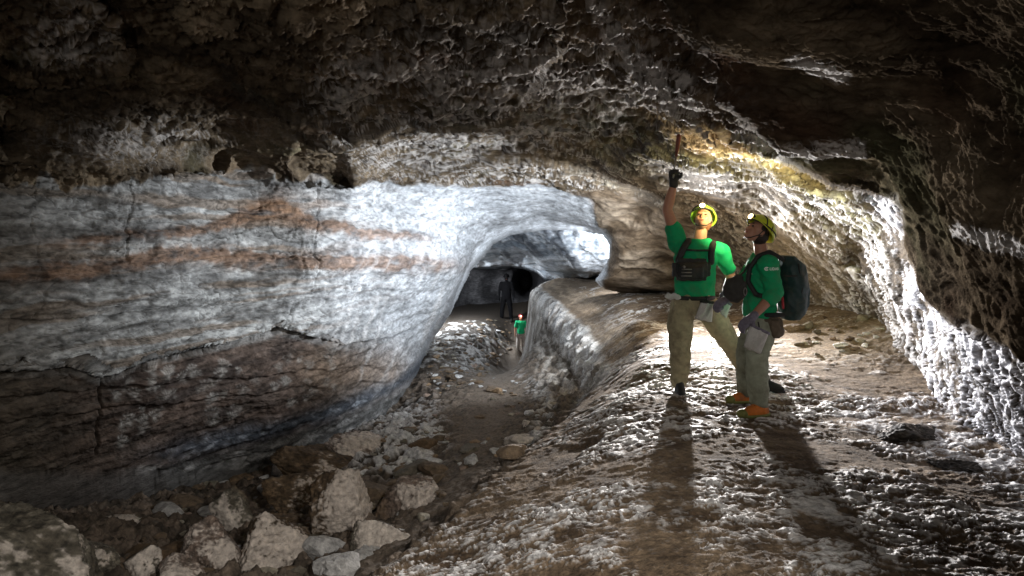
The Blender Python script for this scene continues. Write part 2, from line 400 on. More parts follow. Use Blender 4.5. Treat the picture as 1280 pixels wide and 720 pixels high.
# blue-grey stripe and pale foot at the lower lip
ybl = yline([(-400,590),(150,590),(260,572),(350,550),(430,520),(500,486),(530,455)]) + 5*wn
g1 = mix(g1, mix(A_([.08,.095,.12]), A_([.36,.40,.46]), sst(n_hi + .6*fn, 0, .5)), np.exp(-((PY-ybl)/11)**2)*sst(PX, 150, 300)*.9)
g1 = mix(g1, mix(A_([.12,.12,.12]), A_([.42,.42,.42]), sst(fn + .5*n_hi, -.1, .5)), sst(PY-ybl, 9, 18)*(.3+.7*sst(PX, 120, 260)))
# hand-sized pale blotches
pm = np.zeros_like(PX)
rh = random.Random(7)
for i in range(64):
    x = rh.uniform(150, 430); y0 = np.interp(x, [150,430], [478,440]); y1 = np.interp(x, [150,430], [585,500])
    y = rh.uniform(y0, y1); s = rh.uniform(2.2, 4.6)*(1.15 - .25*(x-150)/280)
    a = rh.uniform(-.5, .5)
    j0, j1 = np.searchsorted(py, [y-20, y+20]); i0, i1 = np.searchsorted(px, [x-20, x+20])
    sl = (slice(j0, j1), slice(i0, i1)); QX, QY = PX[sl], PY[sl]
    d = np.exp(-(((QX-x)**2 + (QY-y)**2)/(s*s)))
    for k in range(5):
        t = a - math.pi/2 + (k-2)*.42
        x1, y1_ = x + math.cos(t)*s*2.3, y + math.sin(t)*s*2.6
        d = np.maximum(d, np.exp(-(seg_dist(QX, QY, [(x, y), (x1, y1_)])/(s*.27+.25))**2))
    pm[sl] = np.maximum(pm[sl], d*rh.uniform(.3, .9))
g1 = mix(g1, A_([.40,.39,.37]), pm*.85*sst(fn + n_hi, -.6, .2))
# pale run marks
run = sst(perlin((PX+.35*PY)/7.0, PY/90, PX*0), .15, .45)*sst(PX, 400, 470)*np.exp(-((PY-400)/75)**2)
g1 = mix(g1, A_([.80,.80,.82]), run*.55)
g1 = mix(g1, A_([.04,.035,.03]), LW*.6)
g1 = mix(g1, A_([.03,.025,.02]), np.clip(crd*1.3, 0, 1)*.85)
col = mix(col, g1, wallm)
wet = np.clip(.05*(1-mOver) + .45*fr*glintm*(1-mOver) + .15*crust + .25*wallm*white, 0, 1)
C4 = np.concatenate([np.clip(col, 0.01, .85), wet[..., None]], -1)
keep = (dOpen[:-1, :-1] > 0) | (dOpen[1:, 1:] > 0)
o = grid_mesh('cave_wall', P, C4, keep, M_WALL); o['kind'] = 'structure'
MAIN_P, MAIN_px, MAIN_py = P, px, py

# the rest of the chamber: beside and behind the place the picture is taken from
th = np.linspace(0, 2*math.pi, 260); yy = np.concatenate([np.linspace(-7, 6.0, 150)])
TH, YB = np.meshgrid(th, yy)
sq = lambda t: np.sign(t)*np.abs(t)**.55
shr = np.sqrt(np.clip(1 - (np.clip(-YB - 4.5, 0, 2.5)/2.5)**2, 0, 1))
XB = 5.6*sq(np.cos(TH))*shr; ZB = .9 + 3.1*sq(np.sin(TH))*shr
nb = fbm(XB*.7, YB*.7, ZB*.7, 5); rb_ = ridged(XB*1.5, YB*1.5, ZB*1.5, 4)
k_ = 1 + .05*nb + .04*(rb_-.6)
PB = np.stack([XB*k_, YB, .9 + (ZB-.9)*k_], -1)
cb = mix(A_([.048,.036,.025]), A_([.17,.132,.090]), sst(nb, -.4, .4))
o = grid_mesh('cave_ceiling', PB, np.concatenate([cb, np.zeros(TH.shape + (1,))], -1), np.ones((TH.shape[0]-1, TH.shape[1]-1), bool), M_WALL); o['kind'] = 'structure'

# ------------------------------------------------------------------ inner arch of the lower passage
px2 = np.arange(430, 900, 1.4); py2 = np.arange(200, 372, 1.2)
PX, PY = np.meshgrid(px2, py2)
wn = fbm(PX/30, PY/30, PX*0+1.3, 4); wn2 = fbm(PX/30+50, PY/30, PX*0+6.3, 4)
low = np.interp(PX, [430,590,640,655,672,682,705,745,765,900], [332,337,335,336,342,350,353,352,350,350]) + 2.0*wn
f = rbf([(a, b, 1.0/c) for a, b, c in [(430,230,19),(600,230,19),(600,300,20.5),(600,335,24),(640,335,24),(640,310,20.5),(680,300,18.6),(680,340,21.5),
      (720,300,17.6),(720,345,19.4),(760,300,17.6),(755,345,18.8),(850,300,19),(850,350,20),(740,230,18),(900,250,19),(700,320,18.8)]], 8)
Y = 1.0/f(PX, PY)
d = low - PY
Y = Y*(1 + .5*np.exp(-np.clip(d, -2, 200)/4.0))
P = np.stack([(PX-CX)/F*Y, Y, CZ + (HY-PY)/F*Y], -1)
Nn = normals(P); X_, Y_, Z_ = P[..., 0], P[..., 1], P[..., 2]
mid = fbm(X_*1.5, Y_*1.5, Z_*1.5, 4); fine = fbm(X_*7, Y_*7, Z_*7, 4)
st = perlin(X_*2.2 + 1.2*Z_ + .8*mid, Y_*.6, X_*.4)
lay = perlin(X_*.8 - Z_*5 + mid, Y_*.4, Z_*4)
P = P + Nn*((mid*.16 + fine*.05 + st*.12 + lay*.06)*sst(d, 0, 8))[..., None]
col = mix(A_([.26,.31,.37]), A_([.66,.70,.76]), sst(fine + .6*lay + .4*sst(PX, 650, 750) - .1, -.4, .45))
col = mix(col, A_([.07,.08,.10]), sst(st + .3*fine, .22, .42)*.8*(1-sst(PX, 715, 745)))
C4 = np.concatenate([col, np.full(PX.shape + (1,), .3)], -1)
keep = (d > -2)[:-1, :-1]
o = grid_mesh('passage_ceiling', P, C4, keep, M_WALL); o['kind'] = 'structure'

# far dark end of the passage, a curved rock face that closes it
px3 = np.arange(400, 960, 2.0); py3 = np.arange(240, 450, 2.0)
PX, PY = np.meshgrid(px3, py3)
Y = 36 - 5*((PX-640)/160.0)**2*0 - 7*sst(np.abs(PX-630), 40, 110) - 4*sst(345-PY, 0, 30)
hole = np.exp(-(((PX-657)/13)**2 + ((PY-352)/17)**2)**2)
Y = Y + 5*hole
P = np.stack([(PX-CX)/F*Y, Y, CZ + (HY-PY)/F*Y], -1)
Nn = normals(P); X_, Y_, Z_ = P[..., 0], P[..., 1], P[..., 2]
n = fbm(X_*1.2, Y_*1.2, Z_*1.2, 5); n2 = fbm(X_*5, Y_*5, Z_*5, 3)
P = P + Nn*(n*.5 + n2*.12)[..., None]
col = mix(A_([.05,.05,.055]), A_([.20,.20,.215]), sst(n + .5*n2, -.4, .6))
C4 = np.concatenate([col, np.full(PX.shape + (1,), .1)], -1)
o = grid_mesh('passage_wall', P, C4, np.ones((PX.shape[0]-1, PX.shape[1]-1), bool), M_WALL); o['kind'] = 'structure'

# ------------------------------------------------------------------ floor: bench, ledge, trench
fu = lambda X, Y: (X/Y*F, 1251.0/Y)
def W3(px, py, Y): p = at(px, py, Y); return (p.x, p.y, p.z)
LIP = [W3(*q) for q in [(480,722,3.55),(560,660,4.2),(640,592,5.0),(700,534,6.3),(742,492,7.9),(758,466,8.9),(756,452,9.8),(751,437,10.8),(743,424,12),(731,410,13.3),(716,396,15),(703,384,16.8),(687,369,19.5),(674,359,22)]]
BOT = [W3(*q) for q in [(663,383,22),(674,398,19.5),(690,419,16.8),(704,433,15),(718,448,13.3),(729,462,12),(739,476,10.8),(747,486,9.8),(750,493,8.9)]]
HIGH = [(1,3,0),(3,3,0),(1.5,6.2,0),(2,5.4,0),(3,5,0),(3.4,4.4,.03),(4.2,6.6,.08),(2.5,9,.02),(3.4,9,.12),(4.6,8,.4),(2.8,12,.05),(3.6,11.5,.15),
        (1.9,9,0),(1.0,2,0),(.0,2,-.08),(2,1,0),(4,2,.05),(-.6,2,-.2),(5,4,.2),(1.4,7.5,-.02),(2.0,11,.03),(2.4,13.5,.06),(4,14,.3),
        (1.0,4.5,0.0),(0.4,3.3,-.05),(1.0,6.0,-.04),(3,.8,0),(6,9,.5),(-3,2,-.2),(-3,5,-.4),(-2,10,-.6),(-2,16,-.6),(-1,24,-.4),(4,24,.1)] + LIP + \
       [W3(*q) for q in [(830,366,15.5),(780,362,17),(730,358,19.5),(700,357,21),(800,400,11.3),(775,405,12),(800,430,9.3)]]
LOW = [(-4,3,-.8),(-4,1,-.8),(-2,2,-.7),(0,2,-.6),(1.2,26,-2.0),(2.6,26,-1.2),(1.2,31,-2.4),(.2,24.5,-2.9),(-.9,24,-2.3),(2,3,-.7),(3,8,-.5),(3,14,-1.2),(3,20,-1.4),(.48,20,-2.25),(.42,18.5,-2.05),(.4,22.8,-2.75),(.27,17,-1.85),(.5,24.5,-3.0)] + BOT + \
      [W3(*q) for q in [(660,445,16.5),(676,475,12.2),(690,505,9.0),(655,495,11.5),(600,604,5.9),(655,556,7.3),(695,528,7.8),(540,655,5.3),(450,724,4.6),
       (500,640,6.2),(400,700,5.2),(300,700,5.3),(200,700,5.4),(100,700,5.2),(0,650,5.6),(-200,700,4),
       (480,560,8.6),(560,520,10.2),(600,480,13.5),(570,560,7.9),(600,520,9.8),(640,520,9.6),(520,600,7.2),
       (150,640,7.3),(280,620,8.8),(400,565,10.8),(500,512,13.6),(530,475,15.5),(420,600,8.2),(330,640,7.4),(450,540,10.5),
       (600,452,20),(640,448,23.8),(652,441,25.2),(640,425,28),(560,430,21),(590,405,26),(620,400,29),(640,401,30.5),(665,402,30),(600,385,34),(680,372,34),(560,395,30),(500,430,25),(500,400,32),(760,350,34)]]
fw = lambda X, Y: (X*60, 330*np.log(np.asarray(Y) + 4.0))
fH = rbf([(*fw(x, y), z) for x, y, z in HIGH], 14); fL = rbf([(*fw(x, y), z) for x, y, z in LOW], 10)
lipY = [0] + [p[1] for p in LIP] + [22.8, 23.6, 24.6, 26, 40]; lipX = [-1.6] + [p[0] for p in LIP] + [1.05, 1.45, 2.2, 4, 20]
def FLOOR(U, V):
    Yv = 1251.0/np.asarray(V, float); Xv = np.asarray(U)*Yv/F
    xl = np.interp(Yv, lipY, lipX) + .07*perlin(Yv*1.1, Xv*.5, 0*Yv) + .03*perlin(Yv*3.7, Xv, 0*Yv+3)
    w = np.interp(Yv, [0, 3.5, 5, 6.3, 7.9, 8.9, 10.8, 22], [.9, .8, .75, .6, .34, .24, .34, .50])
    t = np.clip((Xv - (xl - w))/w, 0, 1)
    far_ = sst(Yv, 7.6, 9.2)
    t = t*t*(3-2*t)*(1-far_) + np.sin(t*math.pi/2)*far_
    # rounded shoulder on the bench side of the lip
    a_, b_ = fw(Xv, Yv)
    h, l = fH(a_, b_), fL(a_, b_)
    l = np.minimum(l, h - .02)
    return l*(1-t) + h*t
v = np.concatenate([np.arange(30, 46, 1.6), np.arange(46, 150, .34), np.arange(150, 230, .6), np.arange(230, 445, 1.0), np.geomspace(447, 1600, 60)])
u = axis(-1100, -656, 656, 1100, 1.35, 14)
UU, VV = np.meshgrid(u, v)
YY = 1251.0/VV; XX = UU*YY/F
Z = FLOOR(UU, VV)
# smooth
P = np.stack([XX, YY, Z], -1)
SX = CX + UU; SY = HY + (CZ - Z)/YY*F         # where the bare surface falls, only used to know which zone a point belongs to
du = np.gradient(Z, axis=1)/np.gradient(XX, axis=1); dv = np.gradient(Z, axis=0)/np.gradient(YY, axis=0)
Nf = np.stack([-du, -dv, np.ones_like(Z)], -1); Nf /= np.linalg.norm(Nf, axis=-1, keepdims=True)
steep = 1 - Nf[..., 2]
big = fbm(XX*.8, YY*.8, XX*0, 3)
mid = fbm(XX*2.6, YY*2.6, Z*2.6, 4)
xlip = np.interp(YY, lipY, lipX) + .07*perlin(YY*1.1, XX*.5, 0*YY) + .06*fbm(XX*2, YY*2, XX*0, 3)
bench = sst(XX - xlip, -.30, .02)*(YY < 8.5) + sst(XX - xlip, -.10, .02)*(YY >= 8.5)
rub = (1-bench)
path = np.exp(-((XX - np.interp(YY, [4,6,8,10,14,20,27], [-1.1,-.5,-.35,-.35,-.35,-.15,.3]))/np.interp(YY, [4,10,27], [.4,.7,.75]))**2)*rub
ter = np.abs(perlin(XX*1.2 + .6*mid, YY*2.1 + .9*mid, XX*0+2.2))
rg = ridged(XX*3.4 + .8*mid, YY*5.2 + .8*big, XX*0 + .5, 4)
rg2 = ridged(XX*11 + mid, YY*19 + 1.4*mid, XX*0 + 3.5, 3)
fine = fbm(XX*18, YY*24, XX*0, 3)
rk = ridged(XX*3.0, YY*3.0, Z*2 + 4, 4)
cell = fbm(XX*6.5, YY*6.5, Z*4, 4)
dirt = sst(fbm(XX*1.3+3.3, YY*1.0, XX*0+7, 5, 2.2, .6), -.10, .22)     # smooth dusty patches without crust
LB = lace(XX*2.2, YY*3.6, XX*0+1.5, 5, .20)
sand = np.exp(-(((XX-3.9)/.9)**2 + ((YY-8.0)/1.3)**2))
disp = -.0 + bench*((rg-.62)*.036*(1-.6*dirt) + (rg2-.6)*.018*(1-.7*dirt) + LB*.016*(1-.8*dirt) + fine*.006 + big*.05 + mid*.02)*(1-.7*sand) \
     + rub*((rk-.6)*.22*(1-.85*path) + cell*.10*(1-.8*path) + fine*.012 + mid*.04)
lump = sst(rg*.6 + fbm(XX*.9+1, YY*.9, XX*0+1.5, 3)*.6, .62, .95)*sst(XX, 2.0, 3.0)*sst(6.6-YY, 0, 1.2)
disp = disp + bench*lump*.05
P = P + Nf*disp[..., None]
fn = fbm(XX*4, YY*5, Z*4, 5); n_hi = fbm(XX*30, YY*34, Z*30, 3)
bcol = mix(A_([.085,.056,.034]), A_([.22,.16,.105]), sst(fn + .4*big, -.45, .5))
zone = np.clip(.95*np.exp(-((XX-1.15-.10*(YY-4))/1.05)**2) + .75*np.exp(-((XX-3.0)/.8)**2), 0, 1)
zone = zone*sst(YY, 2.2, 3.6)*(1-.75*sst(YY, 13, 15))
crust = sst(.55*LB + rg*.25 + rg2*.45 + .22*n_hi - .30*dirt - .24*(1-zone), .62, .84)*(1-.75*dirt)  # white lace: mineral crust plus back-light glints put into the colour
crust = np.maximum(crust, sst(lump + .3*rg2 + .2*n_hi, .6, 1.0)*.7)
back = sst(YY, 8.2, 12)*(1-sst(XX, 2.2, 2.7)*0)*sst(1.9 + .0*YY - XX, -.4, .4)
crust = crust*(1-.85*back)*(1-.9*sand)
bcol = mix(bcol, A_([.30,.235,.165]), .6*sand + .5*back)
bcol = mix(bcol, A_([.70,.685,.68]), crust*.95)
rcol = mix(A_([.05,.04,.03]), A_([.20,.155,.12]), sst(fn + .6*cell, -.4, .5))
rcol = mix(rcol, A_([.17,.135,.105]), path*.85)
wz = np.clip(np.exp(-((SX-535)/55)**2-((SY-560)/50)**2) + .45*np.exp(-((SX-600)/60)**2-((SY-450)/28)**2) + .8*np.exp(-(seg_dist(SX, SY, [(590,440),(640,470),(685,500),(670,560)])/13)**2)
             + .8*np.exp(-((SX-470)/60)**2-((SY-560)/30)**2) + .12, 0, 1.1)*(1-.9*path)
rcr = sst(rk*.5 + cell*.9 + .5*n_hi + .35*wz, .52, .66)*sst(wz, .15, .8)
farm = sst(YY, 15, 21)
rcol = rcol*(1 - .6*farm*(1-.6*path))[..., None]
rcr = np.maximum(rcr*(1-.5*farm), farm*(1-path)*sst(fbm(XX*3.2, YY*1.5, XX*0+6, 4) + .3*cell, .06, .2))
rcol = mix(rcol, A_([.62,.61,.60]), rcr*.9)
# ledge side, its light put into the pale colour; layered slope beneath it
led = sst(XX - xlip, -.36, -.26)*(1 - sst(XX - xlip, -.06, .10))*sst(YY, 8.0, 9.2)*(1-sst(YY, 24, 26))
slope = np.exp(-((XX-(.95))/.45)**2)*sst(YY, 8, 10)*(1-sst(YY, 19, 24))*rub
lcol = mix(A_([.28,.25,.22]), A_([.72,.71,.70]), sst(fbm(XX*3, YY*3, Z*1.2, 4) + .3*n_hi, -.35, .3))
scol = mix(A_([.12,.10,.08]), A_([.48,.45,.41]), sst(perlin(XX*1.6+.4*YY, YY*1.0, Z*13 + XX*3) + .4*fn, -.2, .35))
roll = np.exp(-((XX-xlip-.35)/.45)**2)*sst(YY, 7.2, 9.5)
bcol = mix(bcol, mix(A_([.10,.07,.045]), A_([.30,.23,.16]), sst(perlin((XX-xlip)*7 + 1.2*mid, YY*.35, XX*0) + .5*fn, -.3, .4)), roll*.8*(1-.5*crust))
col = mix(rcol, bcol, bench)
col = mix(col, scol, slope*.8)
col = mix(col, lcol, led)
wet = np.clip(bench*crust*.65 + rub*rcr*.3, 0, 1)
C4 = np.concatenate([np.clip(col, .01, .8), wet[..., None]], -1)
keep = np.ones((P.shape[0]-1, P.shape[1]-1), bool)
o = grid_mesh('cave_floor', P, C4, keep, M_FLOOR); o['kind'] = 'structure'
def floor_z(x, y):
    a, b = fu(x, y)
    return float(FLOOR(np.array([a]), np.array([b]))[0])

# ------------------------------------------------------------------ boulders
def boulder_arrays(seed, dims, n=42, cuts=15, rough=.06, sub=None):
    r = random.Random(seed); rs = np.random.RandomState(seed)
    bm = bmesh.new(); bmesh.ops.create_icosphere(bm, subdivisions=sub or 5, radius=1)
    V = np.array([v.co[:] for v in bm.verts]); Q = np.array([[v.index for v in f.verts] for f in bm.faces]); bm.free()
    pl = rs.normal(size=(cuts, 3)); pl /= np.linalg.norm(pl, axis=1, keepdims=True)
    dd = rs.uniform(.52, .86, cuts)
    dots = V @ pl.T
    rad = np.where(dots > .05, dd[None]/np.maximum(dots, .05), 9).min(1)
    rad = np.minimum(rad, 1.12)
    V = V*rad[:, None]
    s = seed*3.17
    nn = fbm(V[:, 0]*1.5+s, V[:, 1]*1.5, V[:, 2]*1.5, 4); nf = ridged(V[:, 0]*5+s, V[:, 1]*5, V[:, 2]*5, 3); n3 = fbm(V[:, 0]*14+s, V[:, 1]*14, V[:, 2]*14, 2)
    V = V*(1 + rough*1.6*nn + rough*1.3*(nf-.6) + rough*.4*n3)[:, None]
    W = V*np.array(dims)[None]*.5
    return W, Q, V

def boulder(px, py, w, h, Y, seed, c0, c1, crust, side, label, name='boulder', depth=1.0, group='boulders fallen along the foot of the cave wall', tilt=0.0):
    p = at(px, py, Y); W_, H_ = w/F*Y, h/F*Y
    W, Q, V = boulder_arrays(seed, (W_*1.18, W_*depth, H_*1.12), sub=6 if w > 60 else 5 if w > 35 else 4, rough=.10)
    ct, st_ = math.cos(tilt), math.sin(tilt)
    W = np.stack([W[:, 0]*ct - W[:, 2]*st_, W[:, 1], W[:, 0]*st_ + W[:, 2]*ct], -1)
    k = 6
    nn = fbm(V[:, 0]*2.2+seed, V[:, 1]*2.2, V[:, 2]*2.2, 5)
    wv = ridged(V[:, 0]*k+seed, V[:, 1]*k, V[:, 2]*k+nn, 3)
    col = mix(A_(c0), A_(c1), sst(nn, -.4, .4))
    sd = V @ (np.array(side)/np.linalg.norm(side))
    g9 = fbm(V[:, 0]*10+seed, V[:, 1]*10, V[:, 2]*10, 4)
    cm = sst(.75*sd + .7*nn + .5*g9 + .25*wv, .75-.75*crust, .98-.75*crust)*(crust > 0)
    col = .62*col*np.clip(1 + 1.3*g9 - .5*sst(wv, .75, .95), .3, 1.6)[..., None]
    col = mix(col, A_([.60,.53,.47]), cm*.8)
    # browner on the side away from the pale face
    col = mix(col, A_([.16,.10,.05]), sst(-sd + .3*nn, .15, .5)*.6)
    C4 = np.concatenate([col, (cm*.4)[:, None]], -1)
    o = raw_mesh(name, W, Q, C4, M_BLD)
    z = floor_z(p.x, p.y)
    zz = min(p.z, z + H_*(.46 if w > 200 else .34)) if True else p.z
    o.location = (p.x, p.y, zz)
    o['label'] = label; o['category'] = 'rock'; o['group'] = group
    return o
GR, BR, PK, DK = ([.14,.12,.09],[.30,.27,.21]), ([.11,.072,.04],[.26,.18,.11]), ([.26,.19,.15],[.46,.38,.33]), ([.05,.042,.035],[.13,.11,.09])
BL = [
 (522,628,88,76,6.3,101,*PK,.75,(1,-.6,.3),'pointed boulder with a pale pink broken face, rightmost of the big ones',1.0,.2),
 (432,644,86,92,6.0,112,*BR,.85,(.8,-.5,.4),'tall brown boulder crusted white down its right side',.9,-.35),
 (338,692,112,90,5.3,123,*BR,.7,(.6,-.6,.4),'wide boulder with white ribs at the bottom edge, left of the tall one',.9,.25),
 (266,690,84,76,5.2,134,*PK,.5,(.3,-.8,.4),'rounded pinkish boulder at the bottom edge',.9,0),
 (290,640,56,60,6.6,145,*GR,.55,(-.3,-.8,-.1),'upright grey-green boulder beside the dark gap under the wall',.9,.1),
 (380,622,92,46,7.2,156,*BR,.35,(.9,-.3,.5),'flat-topped dark brown boulder with one pale streak at its right end',.9,-.1),
 (336,656,66,28,6.5,167,*BR,.2,(0,-1,.3),'low flat brown stone wedged in the middle of the boulder pile',.9,0),
 (182,704,52,52,5.0,178,*GR,.8,(.2,-.8,.4),'small white-streaked boulder at the bottom edge left of the pinkish one',.9,0),
 (222,714,56,42,4.9,189,*PK,.45,(.2,-.8,.4),'small pink knob of rock at the bottom edge',.9,0),
 (35,684,215,118,4.3,190,*GR,.25,(.5,-.6,.5),'huge grey-green boulder filling the lower left corner',.7,-.3),
 (112,694,84,52,4.9,201,*GR,.3,(.2,-.6,.6),'grey boulder leaning on the right flank of the huge corner one',.9,-.1),
 (478,688,76,74,5.3,212,*GR,.9,(.7,-.5,.4),'white-crusted boulder below the pointed pink one',.9,.3),
 (398,584,124,58,8.6,223,*BR,.12,(.3,-.6,.6),'broad dark brown mossy-looking mound of rock under the wall',.8,-.25),
 (462,572,88,40,9.0,234,*PK,.5,(.2,-.5,.7),'flattish pink-grey rock above the tall brown boulder',.9,-.3),
 (350,574,22,20,9.4,245,[.30,.33,.38],[.42,.45,.5],.6,(.3,-.5,.6),'small bluish slab lying in the dark gap under the wall',.7,.4),
 (120,655,42,16,6.6,256,*GR,.7,(0,-.6,.7),'small pale stone below the wall on the left',.9,.1),
 (162,650,36,16,6.8,267,*GR,.85,(0,-.6,.7),'small whitish stone just right of the other pale one under the wall',.9,-.1),
 (655,552,40,22,7.4,278,*GR,1.0,(0,-.3,1),'large flat white block lying at the foot of the bench slope',.9,.15),
 (674,541,22,18,7.7,289,*GR,1.0,(0,-.3,1),'small white block touching the upper right of the large flat one',.9,0),
 (693,527,24,14,8.0,290,*GR,.9,(0,-.3,1),'thin pale slab farther up the white line of blocks',.9,.5),
 (659,530,16,10,8.2,301,*GR,.9,(0,-.3,1),'tiny white stone above the large flat white block',.9,0),
 (572,700,34,18,4.6,312,*DK,.3,(0,-.3,1),'small half-buried dark stone on the brown slope',.9,.2),
 (565,672,40,22,5.0,323,*GR,.9,(.3,-.3,1),'white-topped stone set into the brown bench slope',.9,.3),
]
for b in BL:
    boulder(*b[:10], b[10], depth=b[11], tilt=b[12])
for b in [(991,446,22,13,7.9,331,*GR,.1,(0,-1,.3),'small grey-green stone behind the person with the backpack',1.0,0),
          (1140,548,86,40,4.9,342,*DK,.25,(0,.6,.6),'black jagged lump of lava at the foot of the right wall',1.0,.1),
          (1196,588,80,36,4.3,353,*DK,.3,(0,.6,.6),'low black lava lump nearer the camera on the right',1.0,-.1),
          (1122,452,52,64,7.9,364,[.17,.12,.08],[.27,.20,.14],0,(0,-1,.3),'sandy brown block set against the foot of the frosty wall',.7,.1)]:
    boulder(*b[:10], b[10], depth=b[11], tilt=b[12], group='loose rocks on the bench')

# loose rubble nobody could count
def rubble():
    r = random.Random(5); Vs = []; Qs = []; Cs = []; n0 = 0
    shapes = [boulder_arrays(900+i, (1, 1, .7), cuts=9, rough=.12, sub=3) for i in range(6)]
    zones = [((150,690),(250,560),(560,520),(560,640),(420,720),(60,720), 400), ((540,430),(600,400),(640,405),(640,440),(600,480),(530,500), 260),
             ((600,470),(680,480),(700,520),(660,570),(560,600),(600,520), 50), ((1000,400),(1080,395),(1110,420),(1080,450),(1010,450),(980,420), 40)]
    for z in zones:
        poly = list(z[:-1]); n = z[-1]
        xs = [p[0] for p in poly]; ys = [p[1] for p in poly]; k = 0
        while k < n:
            x = r.uniform(min(xs), max(xs)); y = r.uniform(min(ys), max(ys))
            if not inside(np.array([x]), np.array([y]), poly)[0]: continue
            k += 1
            # march to the floor
            tt = np.geomspace(2.5, 32, 120)
            zz = CZ + (HY-y)/F*tt; gz = FLOOR(*fu((x-CX)/F*tt, tt))
            hit = np.nonzero(zz < gz)[0]
            if not len(hit): continue
            Yc = float(tt[hit[0]])
            q = at(x, y, Yc); s = min(.17 if n == 400 else .10, (r.paretovariate(1.9 if n == 400 else 2.3)*.022)*(1 + Yc*.035))
            W, Q, V = r.choice(shapes)
            a = r.uniform(0, 6.28); c, sn = math.cos(a), math.sin(a)
            W = W*s*np.array([r.uniform(.8, 1.7), r.uniform(.8, 1.5), r.uniform(.6, 1.2)])*2
            W = np.stack([W[:, 0]*c - W[:, 1]*sn, W[:, 0]*sn + W[:, 1]*c, W[:, 2]], -1) + np.array([q.x, q.y, floor_z(q.x, q.y) + s*.25])
            Vs.append(W); Qs.append(Q + n0); n0 += len(W)
            base = A_(r.choice([GR[0], BR[1], PK[0], DK[1], BR[0], GR[1]]))
            if r.random() < .45: base = A_([.16,.115,.075])
            if r.random() < .15: base = A_([.5,.49,.48])
            cc = np.tile(np.append(base*r.uniform(.7, 1.2), .15), (len(W), 1))
            Cs.append(cc)
    o = raw_mesh('rubble', np.concatenate(Vs), np.concatenate(Qs), np.concatenate(Cs), M_BLD, smooth=False)
    o['kind'] = 'stuff'
rubble()
# ------------------------------------------------------------------ people
def ball(bm, c, r, R=None, sub=3):
    if not hasattr(r, '__len__'): r = (r, r, r)
    M = Matrix.Translation(c) @ (R.to_4x4() if R else Matrix()) @ Matrix.Diagonal((*r, 1))
    bmesh.ops.create_icosphere(bm, subdivisions=sub, radius=1, matrix=M)

def cone(bm, a, b, ra, rb, seg=20, caps=True):
    a, b = Vector(a), Vector(b); d = b - a
    if d.length < 1e-5: return
    M = Matrix.Translation((a+b)/2) @ d.to_track_quat('Z', 'Y').to_matrix().to_4x4()
    bmesh.ops.create_cone(bm, cap_ends=caps, segments=seg, radius1=ra, radius2=rb, depth=d.length, matrix=M)

def limb(bm, pts, rad, sub=3):
    for p, r in zip(pts, rad): ball(bm, p, r, sub=sub)
    for i in range(len(pts)-1): cone(bm, pts[i], pts[i+1], rad[i], rad[i+1])

def loft(bm, rings, n=24):
    """rings: (centre, side vector, front vector) -> closed ellipse loft"""
    prev = None; first = None
    for c, s, f_ in rings:
        c, s, f_ = Vector(c), Vector(s), Vector(f_)
        r = [bm.verts.new(c + s*math.cos(2*math.pi*i/n) + f_*math.sin(2*math.pi*i/n)) for i in range(n)]
        if prev:
            for i in range(n): bm.faces.new((prev[i], prev[(i+1) % n], r[(i+1) % n], r[i]))
        else: first = r
        prev = r
    bm.faces.new(first[::-1]); bm.faces.new(prev)

def empty(name, loc, label=None, cat=None, group=None):
    o = bpy.data.objects.new(name, None); COL.objects.link(o); o.location = loc; o.empty_display_size = .1
    if label: o['label'] = label; o['category'] = cat
    if group: o['group'] = group
    return o

def wpos(o):
    v = Vector((0, 0, 0))
    while o is not None:
        v = v + Vector(o.location); o = o.parent
    return v

def finish(name, bm, mat, parent=None, smooth=True, origin=None):
    """bm is in world coordinates"""
    off = wpos(parent) if parent else (Vector(origin) if origin else Vector((0, 0, 0)))
    bmesh.ops.recalc_face_normals(bm, faces=bm.faces[:])
    bmesh.ops.translate(bm, verts=bm.verts[:], vec=-off)
    me = bpy.data.meshes.new(name); bm.to_mesh(me); bm.free()
    me.materials.append(mat)
    me.polygons.foreach_set('use_smooth', [smooth]*len(me.polygons))
    o = bpy.data.objects.new(name, me); COL.objects.link(o)
    if parent: o.parent = parent
    elif origin is not None: o.location = origin
    return o

def remeshed(name, bm, mat, parent=None, vox=.012, it=3, fold=0.0, ff=(9, 9, 9), seed=0, origin=None):
    o = finish(name, bm, mat, parent, origin=origin)
    m = o.modifiers.new('r', 'REMESH'); m.mode = 'VOXEL'; m.voxel_size = vox
    if it:
        s = o.modifiers.new('s', 'SMOOTH'); s.iterations = it; s.factor = .5
    bpy.context.view_layer.update()
    dg = bpy.context.evaluated_depsgraph_get()
    me = bpy.data.meshes.new_from_object(o.evaluated_get(dg), depsgraph=dg)
    o.modifiers.clear(); old = o.data; o.data = me; bpy.data.meshes.remove(old); me.name = name
    if not me.materials: me.materials.append(mat)
    n = len(me.vertices); co = np.empty(n*3, np.float32); me.vertices.foreach_get('co', co); co = co.reshape(-1, 3)
    if fold:
        no = np.empty(n*3, np.float32); me.vertex_normals.foreach_get('vector', no); no = no.reshape(-1, 3)
        w = perlin(co[:, 0]*ff[0] + co[:, 2]*ff[2]*.35, co[:, 1]*ff[1] + seed, co[:, 2]*ff[2] + co[:, 0]*ff[0]*.5)
        w2 = 1 - np.abs(perlin(co[:, 0]*ff[0]*1.3 + seed, co[:, 1]*ff[1]*1.3 - co[:, 2]*4, co[:, 2]*ff[2]*1.5 + co[:, 0]*5))*2
        co = co + no*((w*.7 + w2*.45)*fold)[:, None]
        me.vertices.foreach_set('co', co.ravel()); me.update()
    me.polygons.foreach_set('use_smooth', [True]*len(me.polygons))
    return o

